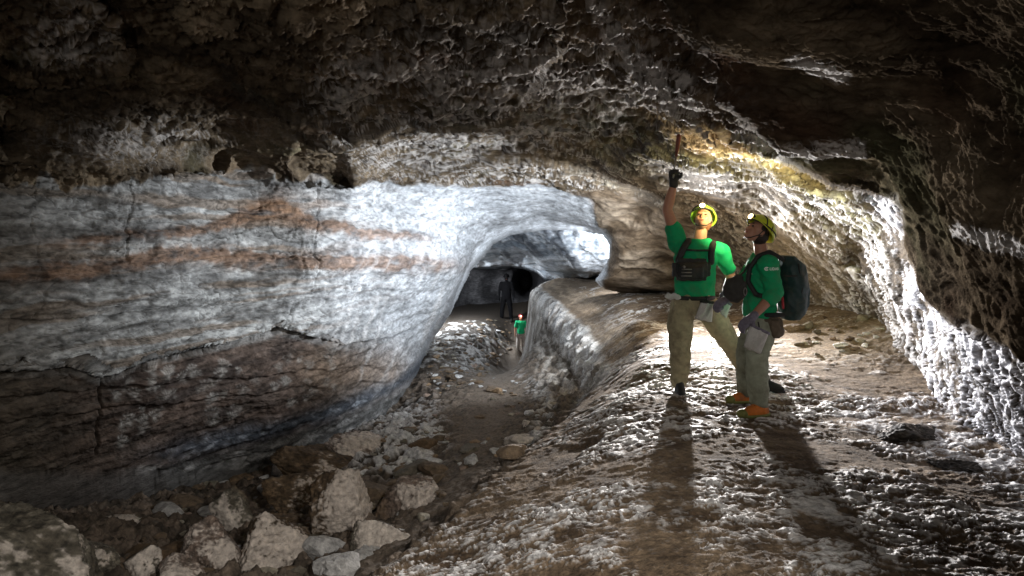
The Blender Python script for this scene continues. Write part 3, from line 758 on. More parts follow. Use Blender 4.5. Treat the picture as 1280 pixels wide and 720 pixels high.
def frame_from(d, up=(0, 0, 1)):
    """local -Y -> d (face direction), local Z ~ up"""
    d = Vector(d).normalized(); up = Vector(up)
    y = -d; x = y.cross(up).normalized(); z = x.cross(y).normalized()
    return Matrix((x, y, z)).transposed()

M_SKIN = plain('skin', (.43, .21, .135), .55, noise=.10, scale=60, bump=.1)
M_SKIN2 = plain('skin_tanned', (.36, .18, .12), .55, noise=.10, scale=60, bump=.1)
M_GREEN = plain('green_cotton', (.0, .30, .115), .8, noise=.15, scale=30, bump=.4)
M_GREEN2 = plain('green_shirt_far', (.0, .42, .17), .8, noise=.12, scale=10)
M_KHAKI = plain('khaki_trousers', (.33, .29, .18), .85, noise=.25, scale=25, bump=.5)
M_SAGE = plain('sage_trousers', (.29, .31, .235), .85, noise=.22, scale=25, bump=.5)
M_GREYT = plain('pale_trousers', (.42, .38, .35), .85, noise=.12, scale=20)
M_BLACK = plain('black_nylon', (.016, .017, .018), .65, noise=.3, scale=50, bump=.5)
M_TEAL = plain('dark_teal_nylon', (.012, .035, .036), .6, noise=.3, scale=30, bump=.6)
M_DARKP = plain('silhouette_black', (.006, .006, .007), .95, noise=.2, spec=.05)  # silhouette's shade put into the colour, used for skin and helmet too
M_LIME = plain('lime_helmet', (.50, .56, .03), .35, noise=.12, scale=15, bump=.05, spec=.5)
M_LIME2 = plain('green_helmet', (.28, .48, .04), .35, noise=.15, scale=15, bump=.05, spec=.5)
M_ORANGE = plain('orange_shoe', (.62, .17, .02), .6, noise=.2, scale=50, bump=.4)
M_OLIVE = plain('olive_sole', (.17, .18, .05), .7, noise=.2, scale=50)
M_WHITE = plain('white_mesh_cloth', (.55, .54, .52), .8, noise=.18, scale=120, bump=.7)
M_GREYG = plain('grey_purple_glove', (.16, .145, .19), .7, noise=.3, scale=60, bump=.4)
M_BROWN = plain('brown_pouch', (.10, .075, .05), .8, noise=.3, scale=40, bump=.6)
M_HAIR = plain('dark_hair', (.022, .014, .010), .6, noise=.5, scale=90, bump=.8)
M_HAIR2 = plain('auburn_hair', (.16, .06, .03), .6, noise=.4, scale=90, bump=.8)
M_GRIP = plain('red_brown_grip', (.13, .035, .022), .55, noise=.3, scale=60)
M_STEEL = plain('steel', (.32, .31, .30), .35, metal=1, noise=.1)
M_EYE = plain('eye', (.02, .015, .012), .3, noise=.05)
M_LIP = plain('lips', (.33, .11, .09), .5, noise=.05)
M_PRINT = plain('white_print', (.8, .85, .82), .6, noise=.02)
M_LAMPON = plain('lamp_lens_lit', (1, .85, .55), .3, noise=.0, emit=(1, .74, .34, 9))
M_LAMPRED = plain('lamp_lens_far', (1, .6, .5), .3, noise=.0, emit=(1, .38, .28, 30))

for m_, a_ in ((M_GREEN, .35), (M_KHAKI, .6), (M_SAGE, .6), (M_ORANGE, .7), (M_WHITE, .35), (M_TEAL, .5), (M_BLACK, .4)): dirty(m_, (.10, .078, .052), a_)

def head(bm, c, d, up=(0, 0, 1), s=1.0):
    R = frame_from(d, up); T = lambda x, y, z: Vector(c) + R @ (Vector((x, y, z))*s)
    ball(bm, T(0, .012, .02), (.074*s, .094*s, .095*s), R)
    ball(bm, T(0, -.028, -.045), (.054*s, .058*s, .062*s), R)
    ball(bm, T(0, -.066, -.082), (.026*s, .022*s, .020*s), R, 2)       # chin
    ball(bm, T(0, -.088, -.018), (.011*s, .016*s, .026*s), R, 2)       # nose
    ball(bm, T(0, -.099, -.030), (.015*s, .013*s, .010*s), R, 2)
    ball(bm, T(0, -.079, .028), (.050*s, .014*s, .012*s), R, 2)        # brow
    for sx in (-1, 1):
        ball(bm, T(sx*.074, .008, -.012), (.010*s, .020*s, .030*s), R, 2)
        ball(bm, T(sx*.036, -.064, -.022), (.022*s, .022*s, .022*s), R, 2)
    return R, T

def face_bits(root, R, T, s=1.0, lip=None, browm=None):
    for sx in (-1, 1):
        bm = bmesh.new(); ball(bm, T(sx*.030, -.079, .008), (.014*s, .008*s, .0075*s), R, 2); finish('eye', bm, M_EYE, root)
        bm = bmesh.new(); ball(bm, T(sx*.031, -.088, .028), (.018*s, .006*s, .004*s), R, 2); finish('eyebrow', bm, browm or M_HAIR, root)
    bm = bmesh.new(); ball(bm, T(0, -.088, -.058), (.022*s, .008*s, .006*s), R, 2); finish('mouth', bm, lip or M_LIP, root)

def helmet(root, R, T, mat, lens, s=1.0, back=.02, detail=True):
    bm = bmesh.new()
    M = Matrix.Translation(T(0, back, .042)) @ R.to_4x4() @ Matrix.Diagonal((.108*s, .132*s, .112*s, 1))
    bmesh.ops.create_uvsphere(bm, u_segments=40, v_segments=26, radius=1, matrix=M)
    n = (R @ Vector((0, .22, 1))).normalized(); c = T(0, back, .040)
    g = bm.verts[:] + bm.edges[:] + bm.faces[:]
    bmesh.ops.bisect_plane(bm, geom=g, plane_co=c, plane_no=n, clear_inner=True)
    rim = [e for e in bm.edges if e.is_boundary]
    ex = bmesh.ops.extrude_edge_only(bm, edges=rim)
    ev = [v for v in ex['geom'] if isinstance(v, bmesh.types.BMVert)]
    for v in ev: v.co = v.co + (v.co - c).normalized()*.012*s - n*.006*s
    # raised ribs along the shell
    Ri = R.inverted()
    for v in bm.verts:
        q = Ri @ (v.co - T(0, back, .042))
        k = math.cos(q.x/s*62) * max(0, min(1, (q.z/s)/.05))
        v.co += (v.co - T(0, back, .0)).normalized() * .0045*s * k
    h = finish('helmet', bm, mat, root)
    md = h.modifiers.new('t', 'SOLIDIFY'); md.thickness = .007*s; md.offset = -1
    if detail:
        bm = bmesh.new()
        for a0, a1, lat in ((-2.6, 2.6, .25), (-2.6, 2.6, -.35)):       # elastic headlamp straps
            pts = []
            for i in range(25):
                t = -math.pi*.5 + math.pi*i/24
                x = math.sin(t)*.112; z = math.cos(t)*.116; y = back + lat*.10 - .02*math.cos(t)
                pts.append(T(x, y, .042 + max(z, .0)*(1 - .22*abs(lat))))
            limb(bm, pts, [.0055*s]*len(pts), 1)
        pts = [T(.114*math.cos(t), back + .138*math.sin(t), .040 - .03*math.sin(-t)*0 + .012) for t in np.linspace(0, 2*math.pi, 33)]
        limb(bm, pts, [.006*s]*len(pts), 1)
        finish('strap', bm, M_BLACK, h)
        bm = bmesh.new()
        for sx in (-1, 1):
            limb(bm, [T(sx*.085, .0, .03), T(sx*.078, -.015, -.04), T(sx*.045, -.05, -.092), T(0, -.062, -.104)], [.0038*s]*4, 1)
            limb(bm, [T(sx*.082, .06, .02), T(sx*.078, -.012, -.045)], [.0038*s]*2, 1)
        finish('chin_strap', bm, M_BLACK, h)
    bm = bmesh.new(); cpos = T(0, back-.128, .075)
    Mb = Matrix.Translation(cpos) @ R.to_4x4() @ Matrix.Diagonal((.06*s, .035*s, .042*s, 1))
    bmesh.ops.create_cube(bm, size=1, matrix=Mb); bmesh.ops.bevel(bm, geom=bm.edges[:], offset=.006*s, segments=2, affect='EDGES')
    lb = finish('headlamp', bm, M_BLACK, h)
    bm = bmesh.new(); ball(bm, T(0, back-.148, .075), (.026*s, .012*s, .023*s), R, 2); finish('lens', bm, lens, lb)
    return T(0, back-.19, .082)

def hand_bm(bm, wrist, d, palm_n, curl=.5, s=1.0, side=1, thick=1.0):
    """palm plus four unequal curling fingers and a thumb that leaves the side of the palm near its base"""
    d = Vector(d).normalized(); n = Vector(palm_n); n = (n - d*n.dot(d)).normalized(); x = d.cross(n).normalized()*side
    wrist = Vector(wrist)
    ball(bm, wrist + d*.045*s, (.001, .001, .001))
    for k in range(5):
        o = (k-2)/2*.030*s
        limb(bm, [wrist + x*o*.6, wrist + d*.085*s + x*o], [.018*s*thick, .015*s*thick], 2)
    for k, (L, o) in enumerate(((.070, .032), (.080, .011), (.075, -.011), (.060, -.031))):
        p = wrist + d*.085*s + x*o*s; pts = [p]; a = 0; r = .0095*s*thick
        for j, fr in enumerate((.42, .32, .26)):
            a += curl*(1.35 if j else .9)
            p = p + (d*math.cos(a) + n*math.sin(a))*L*fr*s*1.15; pts.append(p)
        limb(bm, pts, [r*1.1, r, r*.95, r*.85], 2)
    p = wrist + d*.02*s + x*.03*s
    p1 = p + (d*.5 + x*.75 + n*.3).normalized()*.038*s; p2 = p1 + (d*.8 + x*.15 + n*(.3+curl*.5)).normalized()*.032*s; p3 = p2 + (d*.8 - x*.3*curl + n*curl).normalized()*.024*s
    limb(bm, [p, p1, p2, p3], [.014*s*thick, .012*s*thick, .0105*s*thick, .009*s*thick], 2)

def shoe(root, ankle, toe_dir, mat, sole, L=.27, s=1.0, name='boot', z0=None):
    d = Vector(toe_dir); d.z = 0; d.normalize(); x = d.cross(Vector((0, 0, 1)))
    zf = z0 if z0 is not None else ankle.z - .1
    b = Vector((ankle.x, ankle.y, zf))
    bm = bmesh.new()
    loft(bm, [(b + Vector((0,0,.018)) + d*(L*.20), x*.044, d*(L*.5)), (b + Vector((0,0,.05)) + d*(L*.19), x*.045, d*(L*.49)),
              (b + Vector((0,0,.075)) + d*(L*.10), x*.040, d*(L*.37)), (b + Vector((0,0,.10)) + d*(L*.0), x*.040, d*(L*.22)), (b + Vector((0,0,.15)), x*.043, d*.055)])
    o = remeshed(name, bm, mat, root, .008, 3, .003, (30, 30, 30))
    bm = bmesh.new()
    loft(bm, [(b + d*(L*.20), x*.047, d*(L*.53)), (b + Vector((0,0,.024)) + d*(L*.20), x*.049, d*(L*.545))])
    finish('sole', bm, sole, o)
    if mat is M_ORANGE:
        bm = bmesh.new(); ball(bm, b + d*(L*.58) + Vector((0,0,.032)), (L*.17, .046, .036), Matrix((d, -x, Vector((0,0,1)))).transposed()); finish('toe_cap', bm, sole, o)
    bm = bmesh.new()
    for k in range(4):
        q = b + d*(L*(.22+.08*k)) + Vector((0,0,.094-.012*k))
        limb(bm, [q - x*.022, q + x*.022], [.004, .004], 1)
    finish('lace', bm, M_BLACK if mat is not M_BLACK else M_GREYG, o)
    return o

def arm_skin(bm, pts, r): limb(bm, pts, r)

# ---- the man with the raised hammer
YM = 6.25
mp = lambda x, y, dy=0: at(x, y, YM + dy)
man = empty('person', (mp(872, 490).x, YM, 0), 'person in green shirt and khaki trousers raising a hammer with one gloved hand', 'person')
X1, Y1 = Vector((1, 0, 0)), Vector((0, 1, 0))
bm = bmesh.new()
hc = mp(879, 274.5, -.03); Rm, Tm = head(bm, hc, (-.32, -.78, .52))
limb(bm, [mp(874, 303), mp(877, 285, -.0)], [.062, .055])
loft(bm, [(mp(868, 378), X1*.15, Y1*.10), (mp(869, 350), X1*.145, Y1*.10), (mp(869, 320), X1*.17, Y1*.11), (mp(872, 304), X1*.14, Y1*.08)])
sh, el, wr = mp(848, 306), mp(834, 262, -.06), mp(842, 231, -.10)
limb(bm, [sh, sh.lerp(el, .5), el, el.lerp(wr, .35), wr], [.066, .056, .046, .047, .031])
sh2, el2, wr2 = mp(902, 316), mp(914, 347, .02), mp(905, 373, -.22)
limb(bm, [sh2, sh2.lerp(el2, .5), el2, el2.lerp(wr2, .35), wr2], [.064, .052, .045, .045, .030])
limb(bm, [mp(857, 380), mp(851, 430, -.02), mp(850, 476)], [.08, .055, .042]); limb(bm, [mp(884, 380), mp(913, 430, -.03), mp(951, 480)], [.08, .055, .042])
for a in ((850, 484), (953, 484)): ball(bm, mp(*a), .04)
body = remeshed('body', bm, M_SKIN, man, .009, 2)
face_bits(man, Rm, Tm, lip=M_LIP, browm=M_HAIR2)
lampM = helmet(man, Rm, Tm, M_LIME2, M_LAMPON)
bm = bmesh.new(); ball(bm, Tm(0, .045, -.005), (.080, .070, .075), Rm); ball(bm, Tm(0, .06, -.05), (.06, .04, .04), Rm)
remeshed('hair', bm, M_HAIR2, man, .01, 1, .004, (40, 40, 40))
bm = bmesh.new()
loft(bm, [(mp(868, 377), X1*.185, Y1*.125), (mp(868, 366), X1*.18, Y1*.13), (mp(869, 345), X1*.178, Y1*.13), (mp(870, 322), X1*.20, Y1*.135), (mp(872, 308), X1*.19, Y1*.115), (mp(874, 299), X1*.105, Y1*.075)])
limb(bm, [mp(853, 309), sh, sh.lerp(el, .46)], [.085, .084, .068]); limb(bm, [mp(895, 314), sh2, sh2.lerp(el2, .62)], [.085, .080, .068])
shirtM = remeshed('shirt', bm, M_GREEN, man, .010, 3, .021, (7, 7, 6), 3)
bm = bmesh.new()
loft(bm, [(mp(868, 368), X1*.178, Y1*.125), (mp(868, 380), X1*.185, Y1*.135), (mp(868, 392), X1*.17, Y1*.12)])
limb(bm, [mp(854, 384), mp(850, 408, -.01), mp(850, 432, -.03), mp(850, 455), mp(849, 476)], [.118, .116, .096, .088, .074])
limb(bm, [mp(884, 384), mp(898, 406, -.01), mp(914, 430, -.03), mp(930, 455), mp(949, 476)], [.118, .112, .094, .086, .072])
remeshed('trousers', bm, M_KHAKI, man, .011, 3, .017, (8, 8, 8), 8)
bm = bmesh.new()
loft(bm, [(mp(868, 374), X1*.192, Y1*.14), (mp(868, 369), X1*.192, Y1*.14)]); finish('belt', bm, M_BLACK, man)
bm = bmesh.new(); limb(bm, [mp(842, 231, -.10), mp(842, 226, -.105)], [.042, .040]); hand_bm(bm, mp(842, 227, -.105), (-.02, -.05, 1), (.1, -1, 0), 1.15, 1.0, side=1, thick=1.25)
remeshed('glove', bm, M_BLACK, man, .006, 1)
bm = bmesh.new(); limb(bm, [wr2 + Vector((0, 0, .03)), wr2], [.038, .036]); hand_bm(bm, wr2, (-.4, -.3, -.8), (-.5, -.3, .4), .55, 1.0, side=-1, thick=1.2)
remeshed('glove', bm, M_GREYG, man, .006, 1)
shoe(man, mp(849, 478), (-.12, -1, 0), M_BLACK, M_BLACK, .29, z0=.005)
shoe(man, mp(953, 480, .02), (.75, -.65, 0), M_BLACK, M_BLACK, .29, z0=.02)

def rounded_box(bm, c, sx, sy, sz, R=None, bev=.3):
    b2 = bmesh.new(); bmesh.ops.create_cube(b2, size=1)
    bmesh.ops.scale(b2, vec=(sx, sy, sz), verts=b2.verts[:]); bmesh.ops.bevel(b2, geom=b2.edges[:], offset=min(sx, sy, sz)*bev, segments=4, affect='EDGES')
    M = Matrix.Translation(c) @ (R.to_4x4() if R else Matrix()); bmesh.ops.transform(b2, matrix=M, verts=b2.verts[:])
    me = bpy.data.meshes.new('tmp'); b2.to_mesh(me); b2.free(); bm.from_mesh(me); bpy.data.meshes.remove(me)

cp = mp(864, 337, -.19)
pack = empty('chest_pack', cp, 'black chest pack strapped over the green shirt of the person holding up the hammer', 'chest pack')
bm = bmesh.new(); rounded_box(bm, cp, .34, .13, .20); rounded_box(bm, cp + Vector((-.02, -.06, -.02)), .24, .06, .13)
remeshed('bag', bm, M_BLACK, pack, .008, 2, .008, (14, 14, 14), 2)
for xs in ((860, 300, 848, 322), (890, 303, 889, 324)):
    bm = bmesh.new(); pts = [mp(xs[0], xs[1]+1, .0), mp(xs[0]+(-1 if xs[0] < 870 else 1), xs[1]+3, -.10), mp((xs[0]+xs[2])/2, (xs[1]+xs[3])/2, -.155), mp(xs[2], xs[3]+4, -.165)]
    limb(bm, pts, [.030]*4, 2); bmesh.ops.scale(bm, vec=(1, .8, 1), verts=bm.verts[:], space=Matrix.Translation(-pts[2]))
    remeshed('strap', bm, M_BLACK, pack, .008, 2, .003, (20, 20, 20))
bm = bmesh.new(); limb(bm, [mp(855, 312, -.158), mp(870, 313, -.165), mp(889, 313, -.158)], [.009]*3, 2); finish('chest_strap', bm, M_BLACK, pack)
bm = bmesh.new()
for i in range(3): limb(bm, [cp + Vector((-.12+.004*i, -.115, -.05+.03*i)), cp + Vector((-.03, -.125, -.05+.03*i))], [.004]*2, 1)
ball(bm, cp + Vector((-.09, -.10, .03)), .013, sub=2)
finish('buckle', bm, M_STEEL, pack)

hb = mp(843, 215, -.14)
ham = empty('hammer', hb, 'slim hammer with red-brown grip pointing up from the black glove to the ceiling', 'hammer')
bm = bmesh.new(); limb(bm, [mp(841.5, 222, -.14), mp(845.5, 192, -.15)], [.0085, .0085], 2); finish('shaft', bm, M_STEEL, ham)
bm = bmesh.new(); limb(bm, [mp(845.3, 195, -.15), mp(846.5, 186, -.15), mp(848.5, 170, -.155)], [.011, .018, .022], 2); remeshed('grip', bm, M_GRIP, ham, .005, 1)
bm = bmesh.new(); rounded_box(bm, mp(848.8, 167, -.155), .07, .03, .018, None, .3); finish('hammer_head', bm, M_STEEL, ham)

def mesh_bag(name, top_l, top_r, bot_l, bot_r, Y, label, rim=M_BLACK, depth=.05):
    """a small flat cloth pouch: dark rim at the top, pale mesh body that bulges"""
    P4 = [at(*top_l, Y), at(*top_r, Y), at(*bot_r, Y), at(*bot_l, Y)]
    c = sum(P4, Vector())/4
    e = empty(name, c, label, 'bag')
    bm = bmesh.new(); n = 12; grid = []
    for side in (-1, 1):
        g = []
        for j in range(n+1):
            row = []
            for i in range(n+1):
                a, b = i/n, j/n
                p = P4[0].lerp(P4[1], a).lerp(P4[3].lerp(P4[2], a), b)
                bul = math.sin(math.pi*a)**.6 * math.sin(math.pi*min(1, .25 + b*.75))**.6 if 0 < a < 1 else 0
                row.append(bm.verts.new(p + Vector((0, side*depth*bul*(1 + .25*math.sin(a*17+b*6)), .004*math.sin(a*14)*b))))
            g.append(row)
        for j in range(n):
            for i in range(n): bm.faces.new((g[j][i], g[j][i+1], g[j+1][i+1], g[j+1][i]) if side < 0 else (g[j+1][i], g[j+1][i+1], g[j][i+1], g[j][i]))
        grid.append(g)
    bmesh.ops.remove_doubles(bm, verts=bm.verts[:], dist=.0005)
    finish('pouch_body', bm, M_WHITE, e)
    bm = bmesh.new(); a, b = P4[0], P4[1]
    for s in (-1, 1): limb(bm, [a, a.lerp(b, .25) + Vector((0, s*depth*.8, 0)), a.lerp(b, .75) + Vector((0, s*depth*.8, 0)), b], [.011]*4, 2)
    finish('rim', bm, rim, e)
    bm = bmesh.new(); m_ = a.lerp(b, .5); limb(bm, [m_, m_ + Vector((0, .03, .05))], [.006]*2, 1); finish('strap', bm, M_BLACK, e)
    return e
mesh_bag('belt_pouch', (876, 377), (892, 378), (868, 399), (890, 403), YM-.19, 'white mesh pouch with black rim on the belt of the person in khaki trousers')
mesh_bag('paper_slip', (905, 376), (914, 381), (900, 392), (908, 398), YM-.28, 'narrow pinkish white slip held at the gloved hand between the two people', rim=M_GREYG, depth=.015)
bm = bmesh.new(); 
for k in range(4): ball(bm, mp(835+4*k, 370+1.5*(k % 2), -.13), (.032, .02, .026), sub=2)
o = remeshed('white_glove', bm, M_WHITE, None, .007, 1, .006, (25, 25, 25), origin=mp(841, 371, -.13))
o['label'] = 'crumpled white glove tucked in the belt at the hip, below the raised arm'; o['category'] = 'glove'

# ---- the woman in profile with the backpack
YW = 5.6
wp = lambda x, y, dy=0: at(x, y, YW + dy)
wom = empty('person', (wp(945, 510).x, YW, 0), 'person seen in profile in green shirt, lime helmet and orange shoes, looking up', 'person')
bm = bmesh.new()
hw = wp(946, 290, -.02); Rw, Tw = head(bm, hw, (-.84, -.24, .62), s=.98)
limb(bm, [wp(952, 320, 0), wp(949, 300, 0)], [.056, .050])
loft(bm, [(wp(950, 398), Y1*.14, X1*.10), (wp(951, 365), Y1*.125, X1*.09), (wp(952, 338), Y1*.15, X1*.10), (wp(953, 322), Y1*.12, X1*.075)])
ws, we, ww = wp(960, 331, -.17), wp(969, 366, -.20), wp(940, 397, -.30)
limb(bm, [ws, ws.lerp(we, .5), we, we.lerp(ww, .35), ww], [.058, .050, .042, .041, .028])
vs, ve, vw = wp(943, 332, .15), wp(926, 362, .12), wp(908, 374, -.02)
limb(bm, [vs, vs.lerp(ve, .5), ve, ve.lerp(vw, .35), vw], [.058, .050, .042, .041, .028])
limb(bm, [wp(953, 404, -.08), wp(946, 450, -.16), wp(949, 500, -.15)], [.07, .05, .04]); limb(bm, [wp(948, 404, .08), wp(933, 445, .15), wp(933, 488, .24)], [.07, .05, .04])
ball(bm, wp(949, 508, -.15), .035); ball(bm, wp(933, 494, .24), .035)
bodyw = remeshed('body', bm, M_SKIN2, wom, .009, 2)
face_bits(wom, Rw, Tw, s=.98)
lampW = helmet(wom, Rw, Tw, M_LIME, M_LAMPON, s=1.03)
bm = bmesh.new(); ball(bm, Tw(0, .045, -.01), (.080, .066, .080), Rw); ball(bm, Tw(0, .095, -.055), (.036, .036, .036), Rw); ball(bm, Tw(0, .068, -.045), (.048, .032, .036), Rw)
for sx in (-1, 1): ball(bm, Tw(sx*.066, .006, .036), (.016, .032, .032), Rw)
remeshed('hair', bm, M_HAIR, wom, .009, 1, .004, (40, 40, 40))
bm = bmesh.new()
loft(bm, [(wp(949, 395), Y1*.165, X1*.125), (wp(950, 380), Y1*.155, X1*.12), (wp(951, 362), Y1*.15, X1*.115), (wp(951, 340), Y1*.175, X1*.135), (wp(952, 326), Y1*.165, X1*.105), (wp(952, 317), Y1*.08, X1*.065)])
limb(bm, [wp(957, 332, -.12), ws, ws.lerp(we, .5), we + Vector((0, 0, .01)), we.lerp(ww, .25)], [.075, .078, .072, .066, .058]); limb(bm, [wp(946, 333, .10), vs, vs.lerp(ve, .7)], [.075, .076, .066])
shirtW = remeshed('shirt', bm, M_GREEN, wom, .010, 3, .020, (7, 7, 6), 13)
bm = bmesh.new()
loft(bm, [(wp(950, 390), Y1*.155, X1*.115), (wp(950, 402), Y1*.165, X1*.125), (wp(950, 412), Y1*.15, X1*.11)])
limb(bm, [wp(953, 408, -.08), wp(948, 430, -.13), wp(946, 452, -.16), wp(947, 475, -.16), wp(949, 502, -.15)], [.108, .102, .088, .082, .074])
limb(bm, [wp(947, 408, .08), wp(938, 428, .12), wp(933, 447, .15), wp(932, 468, .2), wp(932, 488, .24)], [.105, .10, .085, .078, .068])
remeshed('trousers', bm, M_SAGE, wom, .011, 3, .016, (8, 8, 9), 28)
bm = bmesh.new(); limb(bm, [ww + Vector((.02, 0, .02)), ww], [.034, .033]); hand_bm(bm, ww, (-.75, -.1, -.55), (-.3, .3, -.8), .45, .95, side=1, thick=1.2)
remeshed('glove', bm, M_GREYG, wom, .006, 1)
bm = bmesh.new(); limb(bm, [vw + Vector((.02, 0, .01)), vw], [.034, .033]); hand_bm(bm, vw, (-.8, -.3, -.4), (-.2, .1, -.9), .5, .95, side=-1, thick=1.2)
remeshed('glove', bm, M_GREYG, wom, .006, 1)
shoe(wom, wp(950, 510, -.17), (-.97, -.2, 0), M_ORANGE, M_OLIVE, .27, name='shoe', z0=.0)
shoe(wom, wp(934, 496, .24), (-.95, -.15, 0), M_ORANGE, M_OLIVE, .27, name='shoe', z0=.01)

bpk = wp(990, 356, .02)
bp_ = empty('backpack', bpk, 'dark teal backpack on the back of the person in the lime helmet', 'backpack')
bm = bmesh.new()
loft(bm, [(wp(988, 398), Y1*.11, X1*.075), (wp(990, 386), Y1*.155, X1*.105), (wp(991, 355), Y1*.165, X1*.115), (wp(988, 332), Y1*.15, X1*.10), (wp(983, 320), Y1*.10, X1*.06)])
rounded_box(bm, wp(1001, 370), .07, .22, .22)
remeshed('bag', bm, M_TEAL, bp_, .009, 2, .014, (10, 10, 9), 6)
for dy in (-.11, .11):
    bm = bmesh.new(); limb(bm, [wp(978, 324, dy), wp(962, 315, dy*1.05), wp(948, 320, dy*1.2), wp(937, 335, dy*1.15), wp(935, 352, dy*1.1), wp(945, 368, dy*1.55), wp(972, 375, dy*1.5)], [.020]*7, 2)
    remeshed('shoulder_strap', bm, M_BLACK, bp_, .007, 1)
bm = bmesh.new(); limb(bm, [wp(998, 330, -.15), wp(1003, 360, -.16), wp(998, 388, -.14)], [.007]*3, 2); limb(bm, [wp(980, 345, -.165), wp(1004, 345, -.15)], [.006]*2, 2); finish('side_strap', bm, M_BLACK, bp_)
bm = bmesh.new(); limb(bm, [wp(978, 372, -.17), wp(979, 385, -.17)], [.010]*2, 2); finish('red_tag', bm, plain('red_tag', (.35, .02, .03), .6), bp_)

# dark round bag between the two
c = wp(919, 362, -.22)
rb = empty('drawstring_bag', c, 'round black bag with a steel clip hanging between the two people', 'bag')
bm = bmesh.new(); ball(bm, c, (.095, .07, .105)); ball(bm, c + Vector((.02, 0, .09)), (.045, .04, .03)); remeshed('bag', bm, plain('charcoal_cloth', (.035, .033, .030), .85, noise=.4, scale=30, bump=.6), rb, .008, 2, .013, (12, 12, 10), 4)
bm = bmesh.new()
pts = [c + Vector((.055 + .012*math.cos(t), -.075, -.01 + .030*math.sin(t))) for t in np.linspace(0, 2*math.pi, 15)]; limb(bm, pts, [.0035]*15, 1); finish('clip', bm, M_STEEL, rb)
bm = bmesh.new(); limb(bm, [c + Vector((.02, 0, .10)), wp(930, 340, -.16), wp(936, 330, -.14)], [.008]*3, 1); finish('cord', bm, M_BLACK, rb)
# hip pouch
c = wp(966, 406, -.14)
hp = empty('hip_pouch', c, 'brown hip pouch with open black top below the backpack', 'bag')
bm = bmesh.new(); rounded_box(bm, c, .15, .13, .17); ball(bm, c + Vector((.01, 0, -.05)), (.08, .07, .06)); remeshed('pouch_body', bm, M_BROWN, hp, .008, 2, .010, (14, 14, 12), 9)
bm = bmesh.new(); rounded_box(bm, c + Vector((0, 0, .085)), .165, .145, .03); finish('lid', bm, M_BLACK, hp)
mesh_bag('belt_pouch', (938, 406), (961, 417), (929, 434), (951, 443), YW-.34, 'tapering white mesh pouch with blue-grey rim hanging in front of the sage trousers', rim=M_GREYG)

# print on the sleeve and chest: a round mark and a short word, laid on the cloth
def lay_print(parent, shirt, text, px, py, Y, size, ring=True):
    bpy.context.view_layer.update()
    dg = bpy.context.evaluated_depsgraph_get()
    tree = BVHTree.FromObject(shirt, dg)
    cu = bpy.data.curves.new('t', 'FONT'); cu.body = text; cu.size = size; cu.offset = size*.02
    to = bpy.data.objects.new('t', cu); COL.objects.link(to); bpy.context.view_layer.update()
    me = bpy.data.meshes.new_from_object(to.evaluated_get(bpy.context.evaluated_depsgraph_get()))
    bm = bmesh.new(); bm.from_mesh(me); bpy.data.objects.remove(to); bpy.data.meshes.remove(me)
    bmesh.ops.triangulate(bm, faces=bm.faces[:])
    x0 = size*.85 if ring else 0
    for v in bm.verts: v.co.x += x0 + size*.25
    if ring:
        for k in range(26):
            a0, a1 = .55 + k*5.2/26, .55 + (k+1)*5.2/26
            q = [(r_*math.cos(a)*size*.5 + size*.45, r_*math.sin(a)*size*.5 + size*.34) for r_, a in ((1, a0), (1, a1), (.55, a1), (.55, a0))]
            bm.faces.new([bm.verts.new((x, y, 0)) for x, y in q])
        q = [bm.verts.new((size*.47 + .16*size*math.cos(t), size*.34 + .16*size*math.sin(t), 0)) for t in np.linspace(0, 6.28, 10)[:-1]]; bm.faces.new(q)
    o0 = at(px, py, Y); inv = wpos(shirt.parent) 
    off = wpos(parent)
    for v in bm.verts:
        p = o0 + Vector((v.co.x, 0, v.co.y))
        hit = tree.ray_cast(p - inv - Vector((0, 1.0, 0)), Vector((0, 1, 0)))
        y = (hit[0].y + inv.y) if hit[0] is not None else p.y
        v.co = Vector((p.x, y - .004, p.z))
    o = finish('sleeve_print', bm, M_PRINT, parent)
    return o
lay_print(shirtW, shirtW, 'LIDAR', 955.5, 337.5, 5.36, .030)
lay_print(shirtW, shirtW, 'xxx', 934, 343, 5.5, .022, False).name = 'chest_print'

